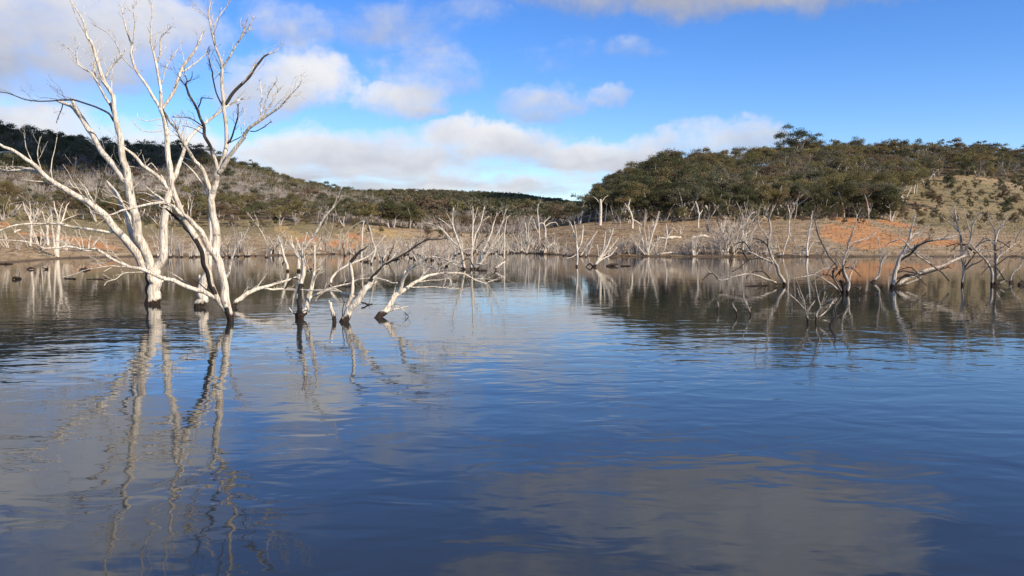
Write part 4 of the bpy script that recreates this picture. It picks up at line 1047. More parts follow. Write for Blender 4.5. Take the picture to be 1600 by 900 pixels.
def build_forest():
    rng = np.random.default_rng(2024)
    VAR = {}
    for st, n in (('spread', 11), ('upright', 6), ('sparse', 5), ('tall', 4), ('bush', 6)):
        for i in range(n):
            H = 6.5 if st != 'bush' else 2.2
            tb, (V, Q, t_) = gum_parts(rng, st, H)
            VAR.setdefault(st, []).append((tb.mesh('trunk', [BARK_LIVE]), raw_mesh('crown', V, Q, [LEAVES['olive']], {'tint': t_}, smooth=False), H))
    STAGS = [(stag_tubes(rng, 6.0).mesh('bare_tree', [BARK_GREY]), 6.0) for _ in range(8)]
    # ---- where each tree stands, thinned so that crowns touch but do not coincide
    cand = []                                                # x, Y, style, colour, height
    taken = {}
    def free(X, Y, d):
        cx, cy = int(X // 6), int(Y // 6)
        for a in range(cx - 1, cx + 2):
            for b in range(cy - 1, cy + 2):
                for (u, v, e) in taken.get((a, b), ()):
                    if (u - X) ** 2 + (v - Y) ** 2 < (min(d, e)) ** 2: return False
        taken.setdefault((cx, cy), []).append((X, Y, d))
        return True
    def tl(x): return float(np.interp(x, PX, ND_Y[:, 5]))
    def rg(x): return float(np.interp(x, PX, ND_Y[:, 7]))
    def place(x, Y, style, colour, H, d, force=False):
        X = (x - 800) / F * Y
        if free(X, Y, d) or force: cand.append((x, X, Y, style, colour, H))
    # right hill: front row first
    for x, H, st, c in [(955, 5.5, 'spread', 'dark green'), (972, 6, 'spread', 'dark green'), (905, 5.4, 'tall', 'grey green'), (918, 4.5, 'upright', 'dark green'), (932, 4.6, 'spread', 'dark green'), (946, 5.0, 'spread', 'olive'),
                        (893, 3.6, 'spread', 'olive'), (882, 3.0, 'spread', 'grey green')]:
        place(x, tl(x) + rng.uniform(2, 14), st, c, H, 2.0, True)
    for x in np.arange(965, 1400, 9.5):
        x = x + rng.uniform(-4, 4)
        up = 1190 < x < 1395
        place(x, tl(x) + rng.uniform(1, 7), 'upright' if up or rng.random() < .25 else 'spread', 'dark green' if rng.random() < .8 else 'olive', rng.uniform(4.6, 6.6) if up else rng.uniform(3.6, 5.6), 1.7)
    # skyline trees of the right hill
    for x, H, st, c in [(1232, 11.0, 'tall', 'dark green'), (1264, 8.8, 'tall', 'dark green'), (1250, 7.2, 'tall', 'dark green'), (1205, 6.4, 'spread', 'olive'), (1180, 6, 'spread', 'dark green'), (1340, 7.4, 'sparse', 'dark green'), (1437, 7.8, 'sparse', 'dark green'),
                        (1490, 6.6, 'spread', 'olive'), (1085, 7.4, 'sparse', 'dark green'), (1030, 7.4, 'sparse', 'dark green'), (985, 6.0, 'sparse', 'dark green'), (1310, 6.4, 'spread', 'olive'), (1385, 6.2, 'spread', 'russet'), (1540, 6.4, 'spread', 'olive'), (1580, 6.2, 'spread', 'olive')]:
        place(x, rg(x) - 2, st, c, H, 2.5, True)
    for i in range(5200):
        x = rng.uniform(930, 1660)
        Y = math.sqrt(rng.uniform(tl(x) ** 2, (rg(x) + 14) ** 2))
        v = (Y - tl(x)) / (rg(x) - tl(x))
        z = ground_z((x - 800) / F * Y, Y)[0]
        py = pix(((x - 800) / F * Y, Y, z))[1]
        if py > 281 and x > 1447 - (py - 290) * 1.3: continue        # the open grass
        dark = x < 1060 + 90 * (1 - v)
        r_ = rng.random()
        if r_ < (.10 if dark else .24): st, c = 'sparse', ('grey green' if rng.random() < .6 else 'russet')
        elif r_ < .42 and x > 1130 and .15 < v < .85: st, c = 'stag', ''
        else:
            st = 'spread' if rng.random() < .85 else 'upright'
            c = rng.choice(['olive', 'dark green', 'russet', 'grey green'], p=[.34, .50, .04, .12] if dark else [.48, .20, .10, .22])
        if dark and rng.random() < .3: st = 'tall'
        H = rng.uniform(5.6, 8.4) if dark and v > .15 else rng.uniform(4.2, 7.4)
        if x < 1000: H = min(H, 4.2 + (x - 930) * .035)
        if st == 'tall' and x < 975: st = 'spread'
        place(x, Y, st, str(c), H, 1.6 + H * .30 if st != 'stag' else 2.0)
    # left hill
    for i in range(12000):
        x = rng.uniform(-60, 640)
        Y = math.sqrt(rng.uniform((tl(x) + 2) ** 2, (rg(x) + 16) ** 2))
        v = (Y - tl(x)) / (rg(x) - tl(x))
        r_ = rng.random()
        upper = v > .48 + .0009 * max(x, 0)
        if upper and x < 340:
            st, c = ('spread', rng.choice(['dark green', 'grey green'])) if r_ < .48 else (('upright', 'dark green') if r_ < .62 else (('sparse', 'russet') if r_ < .76 else ('stag', '')))
            H = rng.uniform(5.5, 9); d = 3.6 if st != 'stag' else 2.2
        elif v < .20:
            st = 'spread' if r_ < .55 else ('stag' if r_ < .72 else 'sparse')
            c = rng.choice(['olive', 'russet', 'grey green', 'dark green'], p=[.34, .24, .26, .16]); H = rng.uniform(3.6, 5.4); d = 3.2
        else:
            if r_ < .86: st, c, H, d = 'stag', '', rng.uniform(4.5, 6.6), 1.9
            elif r_ < .95: st, c, H, d = 'sparse', rng.choice(['grey green', 'russet', 'olive']), rng.uniform(4.5, 6.4), 3.4
            else: st, c, H, d = 'spread', rng.choice(['olive', 'grey green', 'dark green', 'russet']), rng.uniform(4.5, 6.2), 3.6
            if v > .93: st, c = 'spread', rng.choice(['olive', 'dark green', 'grey green'])
        place(x, Y, st, str(c), H, d)
    for x in range(-10, 420, 13): place(x + rng.uniform(-5, 5), rg(x) - 1, 'spread' if rng.random() < .7 else 'tall', 'dark green' if x < 330 else 'dark green', rng.uniform(6.5, 9), 2, True)
    # dark clump at the middle of the valley mouth and the scrub around it
    for x, H in ((604, 4.6), (610, 6.4), (617, 5.0), (633, 4.6), (640, 5.4), (648, 4.2), (655, 3.6)):
        place(x, tl(x) + rng.uniform(1, 6), 'upright' if H > 5 else 'spread', 'dark green', H, 1.5, True)
    for i in range(1800):
        x = rng.uniform(630, 900)
        Y = math.sqrt(rng.uniform((tl(x) + 3) ** 2, 330 ** 2))
        r_ = rng.random()
        st = 'stag' if r_ < .66 else ('sparse' if r_ < .84 else 'spread')
        place(x, Y, st, str(rng.choice(['olive', 'russet', 'grey green', 'dark green'], p=[.2, .35, .3, .15])), rng.uniform(2.8, 4.4), 2.1)

    # ---- the nearest of each kind become objects, the rest one far forest
    gums = sorted([c for c in cand if c[3] != 'stag' and -40 < c[0] < 1640], key=lambda c: -c[5] / c[2])
    stg = sorted([c for c in cand if c[3] == 'stag' and -30 < c[0] < 1630], key=lambda c: -c[5] / c[2])
    # trees right behind a nearer row hide; keep those that stand clear of the two rows before them
    def clear(c, lst, top):
        X, Y, z = c[1], c[2], ground_z(c[1], c[2])[0]
        x_, ytop = pix((X, Y, z + c[5])); b = int(x_ // 7)
        if all(top.get(q, 999) > ytop + 2 for q in (b - 1, b, b + 1)) or True:
            hid = min(max(0, (ytop - top.get(b, 999))), 50)
            for q in range(b - 1, b + 2): top[q] = min(top.get(q, 999), ytop)
            return hid < 1
        return False
    top = {}
    order = sorted(gums, key=lambda c: c[2])
    seen = [c for c in order if clear(c, order, top)]
    seen_ids = {id(c) for c in seen}
    chosen = sorted(seen, key=lambda c: -c[5] / c[2])[:290]
    ids = {id(c) for c in chosen}
    top = {}
    order_s = sorted(stg, key=lambda c: c[2])
    chosen_s = sorted([c for c in order_s if clear(c, order_s, top)], key=lambda c: -c[5] / c[2])[:140]
    ids_s = {id(c) for c in chosen_s}
    R = random.Random(9)
    SHAPE = {'spread': 'round gum tree', 'upright': 'upright gum tree', 'sparse': 'thin gum tree', 'tall': 'tall gum tree'}
    cells = {}
    def where(x, v):
        row = 'in front row' if v < .14 else 'on lower slope' if v < .42 else 'on upper slope' if v < .86 else 'on skyline'
        if x < 340: hill = 'of the dark left hill'
        elif x < 600: hill = 'of the grey slope'
        elif x < 860: hill = 'of the valley mouth'
        elif x < 1100: hill = 'of the wooded point'
        elif x < 1400: hill = 'above the orange bank'
        else: hill = 'over the open grass'
        return row, hill
    for c in chosen + chosen_s:
        x, X, Y, st, colr, H = c
        z = ground_z(X, Y)[0]
        v = (Y - tl(x)) / max(rg(x) - tl(x), 1)
        row, hill = where(x, v)
        if st == 'stag':
            me, h0 = STAGS[R.randrange(len(STAGS))]
            o = add('bare_tree', me, loc=(X, Y, z))
            o.scale = (H / h0 * R.uniform(.85, 1.15),) * 2 + (H / h0,)
            o['category'] = 'bare tree'; o['group'] = 'grey leafless trees on the hills'
            what = 'grey leafless tree'
        else:
            tr, cr, h0 = VAR[st][R.randrange(len(VAR[st]))]
            o = bpy.data.objects.new('gum_tree', None); COL.objects.link(o); o.location = (X, Y, z)
            k = H / h0
            o.scale = (k * R.uniform(.9, 1.2), k * R.uniform(.9, 1.2), k)
            a = add('trunk', tr, o); b = add('crown', cr, o)
            b.material_slots[0].link = 'OBJECT'; b.material_slots[0].material = LEAVES[colr]
            o['category'] = 'tree'; o['group'] = 'gum trees on the hills'
            what = f'{colr} {SHAPE[st]}'
        o.rotation_euler = (0, 0, R.uniform(0, 6.283))
        cells.setdefault((what, f'{row} {hill}'), []).append((x, o))
    for (what, place_), items in cells.items():
        if len(items) == 1: items[0][1]['label'] = f'{what} {place_}'
        else: ordinal_labels(items, what, place_)

    # ---- everything else, and the far side of the valley, as one wood
    rest = [c for c in cand if id(c) not in ids and id(c) not in ids_s]
    keys = list(LEAVES_FAR)
    LOW = {st: [gum_parts(rng, st, 6.5 if st != 'bush' else 2.2, 1) for _ in range(5)] for st in ('spread', 'upright', 'sparse', 'tall')}
    TINY = [gum_parts(rng, 'spread', 6.5, 2) for _ in range(6)]
    LST = [stag_tubes(rng, 6.0, 1) for _ in range(6)]
    Vs, Qs, Ts, Ids, Ms = [], [], [], [], []
    nv = 0
    def push(V, Q, tint, H, h0, X, Y, z, mi):
        nonlocal nv
        a = rng.uniform(0, 6.283); c_, s_ = math.cos(a), math.sin(a)
        k = H / h0; w = k * rng.uniform(.9, 1.25)
        M = np.array(((c_ * w, -s_ * w, 0), (s_ * w, c_ * w, 0), (0, 0, k)))
        Vs.append(V @ M.T + np.array((X, Y, z))); Qs.append(Q + nv); nv += len(V)
        Ts.append(tint); Ids.append(np.full(len(V), rng.random())); Ms.append(np.full(len(Q), mi))
    nm = len(keys)
    for (x, X, Y, st, colr, H) in rest:
        z = ground_z(X, Y)[0]
        if st == 'stag':
            V, Q, _ = LST[rng.integers(6)].arrays()
            push(V, Q, np.zeros(len(V)), H, 6.0, X, Y, z, nm)
        else:
            tb, (V, Q, t_) = LOW[st][rng.integers(5)]
            push(V, Q, t_, H, 6.5, X, Y, z, keys.index(colr))
            if tb.n:
                V, Q, _ = tb.arrays(); push(V, Q, np.zeros(len(V)), H, 6.5, X, Y, z, nm)
    for i in range(7000):
        x = rng.uniform(330, 990); Y = math.sqrt(rng.uniform(320 ** 2, 880 ** 2)); X = (x - 800) / F * Y
        if x < 600 and Y < rg(x) + 20: continue
        z = ground_z(X, Y)[0]
        r_ = rng.random()
        if Y < 600 and r_ < .78:
            V, Q, _ = LST[rng.integers(6)].arrays(); push(V, Q, np.zeros(len(V)), rng.uniform(5, 7), 6.0, X, Y, z, nm)
            continue
        V, Q, t_ = TINY[rng.integers(6)][1]
        shade = x > 760 + (Y - 500) * -.05  # cloud shade on the far hill also put into darker leaf colours
        col_ = rng.choice(['dark green', 'russet', 'olive', 'grey green'], p=([.8, .0, .08, .12] if shade else [.36, .10, .10, .44]) if Y > 600 else [.12, .24, .12, .52])
        push(V, Q, t_, rng.uniform(6, 9), 6.5, X, Y, z, keys.index(str(col_)))
    me = raw_mesh('far_forest', np.concatenate(Vs), np.concatenate(Qs), [LEAVES_FAR[k_] for k_ in keys] + [BARK_GREY],
                  {'tint': np.concatenate(Ts), 'treeid': np.concatenate(Ids)}, smooth=False, mat_idx=np.concatenate(Ms))
    o = add('far_forest', me); o['kind'] = 'stuff'; o['label'] = 'mixed olive and grey forest covering the hills behind the nearer trees'
    print('forest:', len(chosen), 'gums', len(chosen_s), 'stags', len(rest), 'rest', nv, 'verts')

    # ---- shrubs on the banks and the open grass
    sh = []
    more = []
    for x in range(952, 1400, 12):
        more.append((x + R.uniform(-5, 5), float(np.interp(x, PX, [pix((0, Y_, z_))[1] for Y_, z_ in zip(ND_Y[:, 5], ND_Z[:, 5])])) - R.uniform(-1, 3), R.uniform(11, 22), R.choice(['dark green', 'dark green', 'olive', 'russet'])))
    for q in range(26):
        x = R.uniform(1440, 1598); more.append((x, R.uniform(290 - (x - 1440) * .04, 338), R.uniform(5, 13), R.choice(['olive', 'russet', 'grey green', 'dark green'])))
    for (x, y, w, c) in [(1482, 304, 26, 'dark green'), (1510, 285, 30, 'dark green'), (1525, 297, 14, 'grey green'), (1562, 304, 20, 'grey green'), (1573, 318, 18, 'russet'), (1455, 323, 22, 'russet'), (1470, 325, 16, 'russet'),
                         (1556, 316, 16, 'russet'), (1588, 320, 16, 'russet'), (1572, 337, 22, 'dark green'), (1525, 316, 8, 'grey green'), (1540, 318, 8, 'olive'), (1490, 316, 8, 'olive'), (1500, 301, 9, 'russet'), (1516, 313, 8, 'russet'),
                         (1590, 298, 18, 'dark green'), (1600, 304, 14, 'dark green'), (1418, 318, 10, 'russet'), (1428, 330, 12, 'russet'), (1400, 338, 24, 'dark green'), (1385, 343, 22, 'dark green'), (1412, 348, 18, 'russet'), (1436, 344, 20, 'russet'), (1460, 346, 18, 'grey green'),
                         (1440, 356, 12, 'russet'), (1470, 353, 14, 'olive'), (1492, 352, 16, 'russet'), (1515, 350, 14, 'grey green'), (1540, 352, 16, 'russet'), (1562, 350, 14, 'olive'), (1585, 354, 16, 'russet'), (1600, 345, 18, 'russet'), (1366, 349, 16, 'dark green'), (1345, 352, 12, 'russet'),
                         (1320, 352, 10, 'dark green'), (1300, 349, 14, 'russet'), (1280, 348, 12, 'dark green'), (1255, 349, 12, 'russet'), (1228, 349, 10, 'dark green'), (1205, 350, 12, 'russet'), (1180, 351, 12, 'dark green'), (1150, 351, 14, 'dark green'), (1125, 351, 12, 'russet'), (1508, 362, 8, 'olive'), (1530, 361, 8, 'russet'), (1455, 364, 7, 'olive'),
                         (1420, 308, 9, 'olive'), (1440, 312, 8, 'russet'), (1448, 300, 12, 'dark green'), (1432, 290, 16, 'olive'), (1405, 322, 14, 'olive'), (1580, 285, 12, 'olive'), (1545, 284, 14, 'olive'),
                         (228, 357, 14, 'dark green'), (247, 360, 8, 'russet'), (205, 361, 8, 'russet'), (190, 356, 10, 'olive'), (165, 354, 10, 'russet'), (140, 350, 10, 'dark green'), (105, 351, 12, 'olive'), (60, 349, 12, 'russet'), (30, 348, 10, 'olive'), (270, 358, 8, 'olive'), (300, 357, 10, 'olive'), (362, 356, 12, 'russet'), (395, 356, 10, 'dark green'), (410, 357, 12, 'russet'), (430, 354, 12, 'dark green'), (480, 353, 8, 'olive'), (505, 357, 8, 'dark green'), (530, 360, 10, 'russet'), (556, 362, 12, 'olive'), (575, 366, 12, 'dark green'), (595, 367, 10, 'olive'),
                         (10, 343, 26, 'olive'), (-8, 341, 30, 'olive'), (668, 372, 14, 'russet'), (690, 374, 14, 'dark green'), (715, 376, 12, 'russet'), (740, 377, 14, 'dark green'), (765, 377, 12, 'russet'), (790, 375, 12, 'grey green'), (700, 380, 12, 'grey green')] + more:
        g = on_ground(x, y)
        s = g[1] / F
        tr, cr, h0 = VAR['bush'][R.randrange(6)]
        o = bpy.data.objects.new('shrub', None); COL.objects.link(o); o.location = g
        k = w * s / (h0 * 1.35)
        o.scale = (k * 1.12, k * 1.12, k * R.uniform(1.5, 2.0)); o.rotation_euler = (0, 0, R.uniform(0, 6.28))
        a = add('stem', tr, o); b = add('crown', cr, o)
        b.material_slots[0].link = 'OBJECT'; b.material_slots[0].material = LEAVES[c]
        o['category'] = 'shrub'; o['group'] = 'shrubs on the banks and the grass'
        size = 'big' if w > 19 else 'small' if w < 11 else 'middling'
        pl = 'on the open grass slope' if x > 1395 and y < 332 else 'along the foot of the grass slope' if x > 1395 else 'at the foot of the gum forest' if x > 1000 else 'in the valley mouth' if x > 620 else 'on the grassy bank below the left hill'
        sh.append(((f'{size} {c} shrub', pl), x, o))
    cs = {}
    for key, x, o in sh: cs.setdefault(key, []).append((x, o))
    for (what, pl), items in cs.items():
        if len(items) == 1: items[0][1]['label'] = f'{what} {pl}'
        else: ordinal_labels(items, what, pl)


def build_litter():
    """dry tufts, sticks and stones over the banks: nobody could count them"""
    rng = np.random.default_rng(31)
    Vs, Qs, Ms, n = [], [], [], 0
    tb = Tubes()
    made = 0
    for i in range(9000):
        x = rng.uniform(-20, 1620); sh = float(np.interp(x, PX, ND_Y[:, 3])); t_ = float(np.interp(x, PX, ND_Y[:, 5]))
        Y = rng.uniform(sh + .6, t_ + 18); X = (x - 800) / F * Y
        z = ground_z(X, Y)[0]
        if z < .08: continue
        m_ = int(rng.integers(4, 8)); h = rng.uniform(.10, .34); w = rng.uniform(.10, .28)
        for q in range(m_):
            a = rng.uniform(0, 6.283); d = np.array((math.cos(a), math.sin(a), 0)); e = np.array((-d[1], d[0], 0)) * .03
            p = np.array((X, Y, z - .03)); tip = p + d * w * rng.uniform(.3, 1) + np.array((0, 0, h * rng.uniform(.6, 1)))
            Vs.append(np.array((p - e, p + e, tip + e * .3, tip - e * .3))); Qs.append(np.arange(4) + n); n += 4
    for i in range(1300):
        x = rng.uniform(1395, 1640); Y = rng.uniform(148, 285); X = (x - 800) / F * Y
        z = ground_z(X, Y)[0]; h = rng.uniform(.15, .4); w = rng.uniform(.2, .5)
        for q in range(5):
            a = rng.uniform(0, 6.283); d = np.array((math.cos(a), math.sin(a), 0)); e = np.array((-d[1], d[0], 0)) * .06
            p = np.array((X, Y, z - .03)); tip = p + d * w * rng.uniform(.3, 1) + np.array((0, 0, h * rng.uniform(.6, 1)))
            Vs.append(np.array((p - e, p + e, tip + e * .3, tip - e * .3))); Qs.append(np.arange(4) + n); n += 4
    m, nt, out = mat('dry_grass'); k = N(nt)
    nn = k.noise(k.new('ShaderNodeNewGeometry').outputs['Position'], .6, 3)
    bs = k.new('ShaderNodeBsdfDiffuse'); k.link(k.mix(k.smooth(nn, .35, .65), (.20, .16, .08), (.36, .29, .16)), bs.inputs[0]); k.link(bs.outputs[0], out.inputs[0])
    o = add('dry_grass', raw_mesh('dry_grass', np.concatenate(Vs), np.array(Qs), [m], smooth=False)); o['kind'] = 'stuff'; o['label'] = 'sparse dry grass tufts over the muddy banks'
    for i in range(1500):
        x = rng.uniform(-20, 1620) if rng.random() < .5 else rng.uniform(780, 1300)
        sh = float(np.interp(x, PX, ND_Y[:, 3])); t_ = float(np.interp(x, PX, ND_Y[:, 5]))
        Y = rng.uniform(sh - .5, sh + (t_ - sh) * rng.uniform(.15, 1)); X = (x - 800) / F * Y
        z = max(ground_z(X, Y)[0], 0)
        a = rng.uniform(0, 6.283); L = rng.uniform(.3, 1.6); r = rng.uniform(.012, .04)
        d = np.array((math.cos(a), math.sin(a), rng.uniform(-.02, .35)))
        P = [np.array((X, Y, z)), np.array((X, Y, z)) + d * L * .5 + rng.normal(0, .05, 3), np.array((X, Y, z)) + d * L]
        P = [np.array((p[0], p[1], max(p[2], z + .01))) for p in P]
        tb.tube(P, [r, r * .8, r * .4], 4, [1.0 if rng.random() < .4 else 0] * 3)
    o = add('stick_debris', tb.mesh('stick_debris', [BARK_GREY])); o['kind'] = 'stuff'; o['label'] = 'fallen sticks and twigs littering the shoreline'


def build_logs():
    L = [   # trace, label, dark
        ('118,436,3 108,436,3 100,435.5,1.5', 'thin dark stick afloat between two drift logs near the left shore', 1),
        ('136,436.5,3 152,436,4 166,435,3', 'dark floating log with an upright twig near the left shore', 1),
        ('20,436.5,5 26,435,7 33,436.5,4', 'round dark lump of driftwood off the left mud bank', 1),
        ('42,421,3 48,419,5 54,420,2', 'small dark snag close to the left mud bank', 1),
        ('68,419,3 72,420,6 75,421,4', 'white-topped stump end afloat before the thickest shore tree', .2),
        ('124,422,4 131,421,6 141,422,3', 'ragged dark drift root below the horizontal white branch', 1),
        ('0,413,3 9,412.5,4 20,412.5,2', 'dark line of driftwood at the edge of the left mud', 1),
        ('480,423,4 485,422,5 487,419,2', 'small pale floating log behind the twin-stemmed white tree', .5),
        ('530,445,3 545,442,5 558,444,5 562,444,3', 'black log lying in the water behind the black curved stem', 1),
        ('565,474,4 575,477,5 581,476.5,3', 'dark pointed log just right of the crooked dead tree', 1),
        ('948,416,4 956,414.5,6 966,413,3', 'dark log afloat right of the bushy leaning dead tree', .8),
        ('970,416,2 980,415.5,3 986,416,1.5', 'thin dark floating stick off the brown point', .9),
        ('773,422,5 780,415,4.5 789,409,3', 'pale log slanting out of the water right of the wide fan of stems', .2),
        ('748,423,3 755,422.5,3.5 760,423,2', 'short dark log at the foot of the wide fan of stems', 1),
        ('1592,445,7 1598,441,9 1604,444,6', 'dark rounded stump at the right end of the lake', 1),
        ('1030,373,3 1050,372,4 1064,371,3', 'long pale log lying on the brown bank', .1),
        ('1080,372,3 1097,369,4 1108,371,3', 'second long pale log lying on the brown bank', .1),
        ('1050,345,4 1070,343,5 1090,342,4 1104,340,3', 'brown fallen trunk at the edge of the gum forest', .5),
        ('845,392,4 855,387,4 866,380,3', 'white log propped on the tip of the brown point', 0),
        ('22,364,3 26,361,4 32,359,2', 'small pale log on the orange mud far left', .1),
        ('1026,398,3 1040,396,3 1052,394,2', 'pale log lying along the brown waterline', .1),
        ('50,376,5 60,374,6 72,378,4', 'heap-like grey root on the mud beside the bleached trees', .7),
    ]
    rng = np.random.default_rng(12)
    for tr, lab, dark in L:
        pts = parse(tr)
        mid = pts[len(pts) // 2]
        ymax = max(p[1] for p in pts)
        g = on_ground(mid[0], ymax, 20)
        Y0 = g[1]
        P = [at(p[0], p[1], Y0 + (i - 1) * .25) for i, p in enumerate(pts)]
        R = [p[2] * (.32 if ymax > 405 else .5) / F * Y0 for p in pts]
        lift = g[2] - min(p[2] for p in P)
        P = [p + np.array((0, 0, lift + .3 * R[1])) for p in P]
        C = catmull(P, 4); r = np.interp(np.linspace(0, 1, len(C)), np.linspace(0, 1, len(R)), R)
        C[1:-1] += rng.normal(0, .25, (len(C) - 2, 3)) * r[1:-1, None]
        tb = Tubes(); tb.tube(C, r, 8, [dark] * len(C), rng, .3)
        for q in range(2 if len(pts) < 4 else 4):
            i = rng.integers(1, len(C) - 1); d = rng.normal(0, 1, 3); d[2] = abs(d[2])
            twig_into(tb, rng, C[i], d, r.max() * rng.uniform(3, 7), r[i] * .35, 0, dark, 4)
        o = add('driftwood', tb.mesh('driftwood', [BARK if dark < .3 else DARKWOOD], C[0]), loc=C[0])
        tag(o, lab, 'driftwood')


# ------------------------------------------------------------------ sky and light
SUN_AZ, SUN_EL = math.radians(128), math.radians(31)


def build_sky():
    w = bpy.data.worlds.new('World'); scene.world = w; w.use_nodes = True
    nt = w.node_tree
    for n in list(nt.nodes): nt.nodes.remove(n)
    k = N(nt)
    out = k.new('ShaderNodeOutputWorld'); bg = k.new('ShaderNodeBackground'); bg.inputs['Strength'].default_value = SKY_STRENGTH
    sky = k.new('ShaderNodeTexSky', sky_type='NISHITA'); sky.sun_disc = False
    sky.sun_elevation = SUN_EL; sky.sun_rotation = SUN_AZ; sky.altitude = 900; sky.air_density = 1.0; sky.dust_density = .35; sky.ozone_density = 4.0
    hs = k.new('ShaderNodeHueSaturation'); hs.inputs['Saturation'].default_value = 1.26; hs.inputs['Value'].default_value = 1.26; hs.inputs['Hue'].default_value = .514
    k.link(sky.outputs[0], hs.inputs['Color'])
    d = k.new('ShaderNodeTexCoord').outputs['Generated']
    s = k.new('ShaderNodeSeparateXYZ'); k.link(d, s.inputs[0])
    az = k.math('ARCTAN2', s.outputs['X'], s.outputs['Y'])
    el = k.math('ARCSINE', s.outputs['Z'])
    # wispy breakup, flattened towards the horizon like a real cloud layer
    den = k.math('ADD', k.math('ABSOLUTE', s.outputs['Z']), .16)
    cv = k.new('ShaderNodeCombineXYZ')
    k.link(k.math('DIVIDE', s.outputs['X'], den), cv.inputs[0]); k.link(k.math('DIVIDE', s.outputs['Y'], den), cv.inputs[1])
    n1 = k.noise(cv.outputs[0], 2.1, 6, .56, .35)
    n2 = k.noise(d, 16.0, 5, .6, .3)
    n3 = k.noise(cv.outputs[0], .8, 4, .5)
    nz = k.math('ADD', k.math('MULTIPLY', n1, .6), k.math('MULTIPLY', n2, .4))
    # billows: the cloud outlines are pushed about by two sizes of turbulence
    wn = k.new('ShaderNodeTexNoise'); k.link(d, wn.inputs['Vector']); wn.inputs['Scale'].default_value = 7.0; wn.inputs['Detail'].default_value = 5; wn.inputs['Roughness'].default_value = .62
    wc = k.new('ShaderNodeSeparateColor'); k.link(wn.outputs['Color'], wc.inputs[0])
    az = k.math('ADD', az, k.math('MULTIPLY', k.math('SUBTRACT', wc.outputs[0], .5), .17))
    el = k.math('ADD', el, k.math('MULTIPLY', k.math('SUBTRACT', wc.outputs[1], .5), .085))
    total, shade = None, None
    for (x, y, rx, ry, amp, base) in CLOUDS:
        a0 = math.atan((x - 800) / F); e0 = math.atan(slope(y) * math.cos(a0))
        ra, re = rx / F, ry / F
        u = k.math('DIVIDE', k.math('SUBTRACT', az, a0), ra); v = k.math('DIVIDE', k.math('SUBTRACT', el, e0), re)
        q = k.math('ADD', k.math('MULTIPLY', u, u), k.math('MULTIPLY', v, v))
        f = k.math('MULTIPLY', k.math('SUBTRACT', 1.0, k.smooth(q, 0.0, 1.6)), amp)
        sh = k.math('MULTIPLY', f, k.math('ADD', base, k.math('MULTIPLY', v, .42)))
        total = f if total is None else k.math('MAXIMUM', total, f)
        shade = sh if shade is None else k.math('ADD', shade, sh)
        tsum = f if shade is sh else k.math('ADD', tsum, f)
    # scattered cloud in the rest of the sky, out of the picture
    away = k.smooth(k.math('ABSOLUTE', az), .75, 1.1)
    high = k.smooth(el, .42, .62)
    rest = k.math('MULTIPLY', k.math('MAXIMUM', away, high), k.smooth(n3, .48, .62))
    total = k.math('MAXIMUM', total, k.math('MULTIPLY', rest, .8))
    dens = k.math('ADD', total, k.math('MULTIPLY', k.math('SUBTRACT', nz, .5), 2.6))
    mask = k.math('MULTIPLY', k.smooth(dens, .05, 1.0), k.smooth(total, .0, .35))
    tone = k.math('DIVIDE', shade, k.math('MAXIMUM', tsum, .05))
    tone = k.math('ADD', tone, k.math('MULTIPLY', k.math('SUBTRACT', n2, .5), .55))
    tone = k.math('ADD', tone, k.math('MULTIPLY', k.math('SUBTRACT', n1, .5), -.5))
    colr = k.ramp(tone, [(0.0, tuple(CLOUD_GAIN * c for c in (.40, .42, .51))), (.45, tuple(CLOUD_GAIN * c for c in (.66, .67, .74))), (1.0, tuple(CLOUD_GAIN * c for c in (1.0, .99, .99)))])
    mul = k.new('ShaderNodeVectorMath', operation='SCALE'); k.link(colr, mul.inputs[0]); mul.inputs['Scale'].default_value = 1.0 / SKY_STRENGTH
    fin = k.mix(k.math('MULTIPLY', mask, .94), hs.outputs[0], mul.outputs[0])
    k.link(fin, bg.inputs['Color']); k.link(bg.outputs[0], out.inputs[0])


SKY_STRENGTH = .12
CLOUD_GAIN = .72
CLOUDS = [   # picture x, y, half width, half height, density, brightness of the middle
    (60, 20, 250, 95, 1.0, .58), (235, 40, 110, 70, .8, .72), (-120, 60, 240, 110, .9, .55), (60, 100, 170, 26, .6, .22),
    (30, 185, 130, 34, .75, .72), (150, 225, 220, 45, .85, .85),
    (470, 125, 95, 50, .95, .86), (400, 132, 80, 45, .75, .70), (450, 40, 80, 42, .50, .50),
    (625, 152, 66, 34, .72, .72), (695, 112, 105, 44, .55, .55), (650, 40, 150, 48, .42, .48), (850, 157, 74, 32, .56, .52), (940, 152, 36, 15, .42, .5),
    (560, 240, 260, 46, .95, .58), (760, 220, 130, 36, .95, .70), (450, 250, 140, 52, .9, .66), (660, 284, 300, 28, .75, .56),
    (980, 240, 160, 32, .92, .66), (1140, 224, 120, 34, .74, .50), (880, 275, 100, 22, .55, .55), (720, 294, 120, 14, .6, .80),
    (1150, -28, 320, 58, 1.0, .34), (930, -50, 230, 62, .75, .35), (1180, -110, 260, 90, .8, .35), (860, 90, 90, 28, .30, .5), (990, 88, 70, 22, .32, .5), (1330, -40, 100, 44, .5, .4),
    (150, -110, 300, 60, .55, .6), (900, -190, 240, 50, .55, .4),
]


def build_light():
    l = bpy.data.lights.new('sun', 'SUN'); l.energy = 4.7; l.angle = math.radians(.53); l.color = (1.0, .88, .72)
    o = bpy.data.objects.new('sun', l); COL.objects.link(o)
    to = Vector((math.sin(SUN_AZ) * math.cos(SUN_EL), math.cos(SUN_AZ) * math.cos(SUN_EL), math.sin(SUN_EL)))
    o.rotation_euler = to.to_track_quat('Z', 'Y').to_euler()
    o.location = to * 200


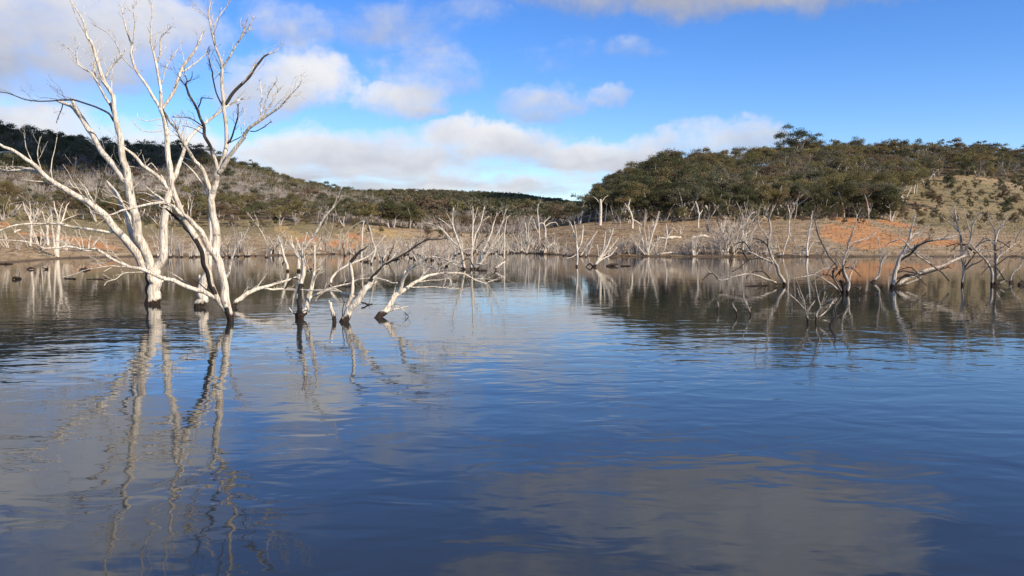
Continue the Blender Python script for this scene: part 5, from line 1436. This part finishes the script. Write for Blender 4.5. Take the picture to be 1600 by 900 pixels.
def build_cloud(center, size, seed):
    rng = np.random.default_rng(seed)
    nu, nv_ = 56, 28
    th, ph = np.meshgrid(np.linspace(0, 2 * math.pi, nu, endpoint=False), np.linspace(.02, math.pi - .02, nv_))
    d = np.stack([np.cos(th) * np.sin(ph), np.sin(th) * np.sin(ph), np.cos(ph)], -1).reshape(-1, 3)
    r = np.ones(len(d))
    for q in range(40):
        c = rng.normal(0, 1, 3); c /= np.linalg.norm(c); c[2] = abs(c[2]) * .7
        r += rng.uniform(.03, .16) * np.exp(-((d - c) ** 2).sum(1) / rng.uniform(.02, .14))
    P = d * r[:, None] * np.array(size); P[:, 2] = np.where(P[:, 2] < 0, P[:, 2] * .35, P[:, 2])
    idx = np.arange(nu * nv_).reshape(nv_, nu)
    Q = np.stack([idx[:-1], np.roll(idx[:-1], -1, 1), np.roll(idx[1:], -1, 1), idx[1:]], -1).reshape(-1, 4)
    m, nt, out = mat('cloud_white'); k = N(nt)
    b = k.new('ShaderNodeBsdfDiffuse'); b.inputs[0].default_value = (.85, .85, .86, 1); k.link(b.outputs[0], out.inputs[0])
    o = add('cloud', raw_mesh('cloud', P, Q, [m]), loc=center); o['kind'] = 'structure'


def build_camera():
    c = bpy.data.cameras.new('camera'); c.sensor_width = 36; c.lens = 36 * F / 1600
    c.clip_start = .1; c.clip_end = 20000
    o = bpy.data.objects.new('camera', c); COL.objects.link(o)
    o.location = (0, 0, EYE); o.rotation_euler = (math.radians(90) - TH, 0, 0)
    scene.camera = o


scene.render.engine = 'CYCLES'
scene.cycles.use_denoising = True
scene.cycles.max_bounces = 6
scene.cycles.diffuse_bounces = 2
scene.cycles.glossy_bounces = 3
scene.cycles.transmission_bounces = 2
scene.cycles.sample_clamp_indirect = 4
scene.view_settings.view_transform = 'Standard'
scene.view_settings.look = 'None'
scene.view_settings.exposure = .35
scene.view_settings.gamma = 1
scene.view_settings.use_curve_mapping = False

build_camera()
build_light()
# two low clouds behind the camera and off to its side keep the sun off the left hill and the far hill
SUN = np.array((math.sin(SUN_AZ) * math.cos(SUN_EL), math.cos(SUN_AZ) * math.cos(SUN_EL), math.sin(SUN_EL)))
build_cloud(np.array((-195, 290, 36)) + SUN * 800, (88, 86, 30), 1)
build_cloud(np.array((120, 800, 45)) + SUN * 1900, (105, 210, 40), 2)
build_sky()
build_ground()
build_water()
build_traced()
build_shore_scrub()
build_forest()
build_litter()
build_logs()
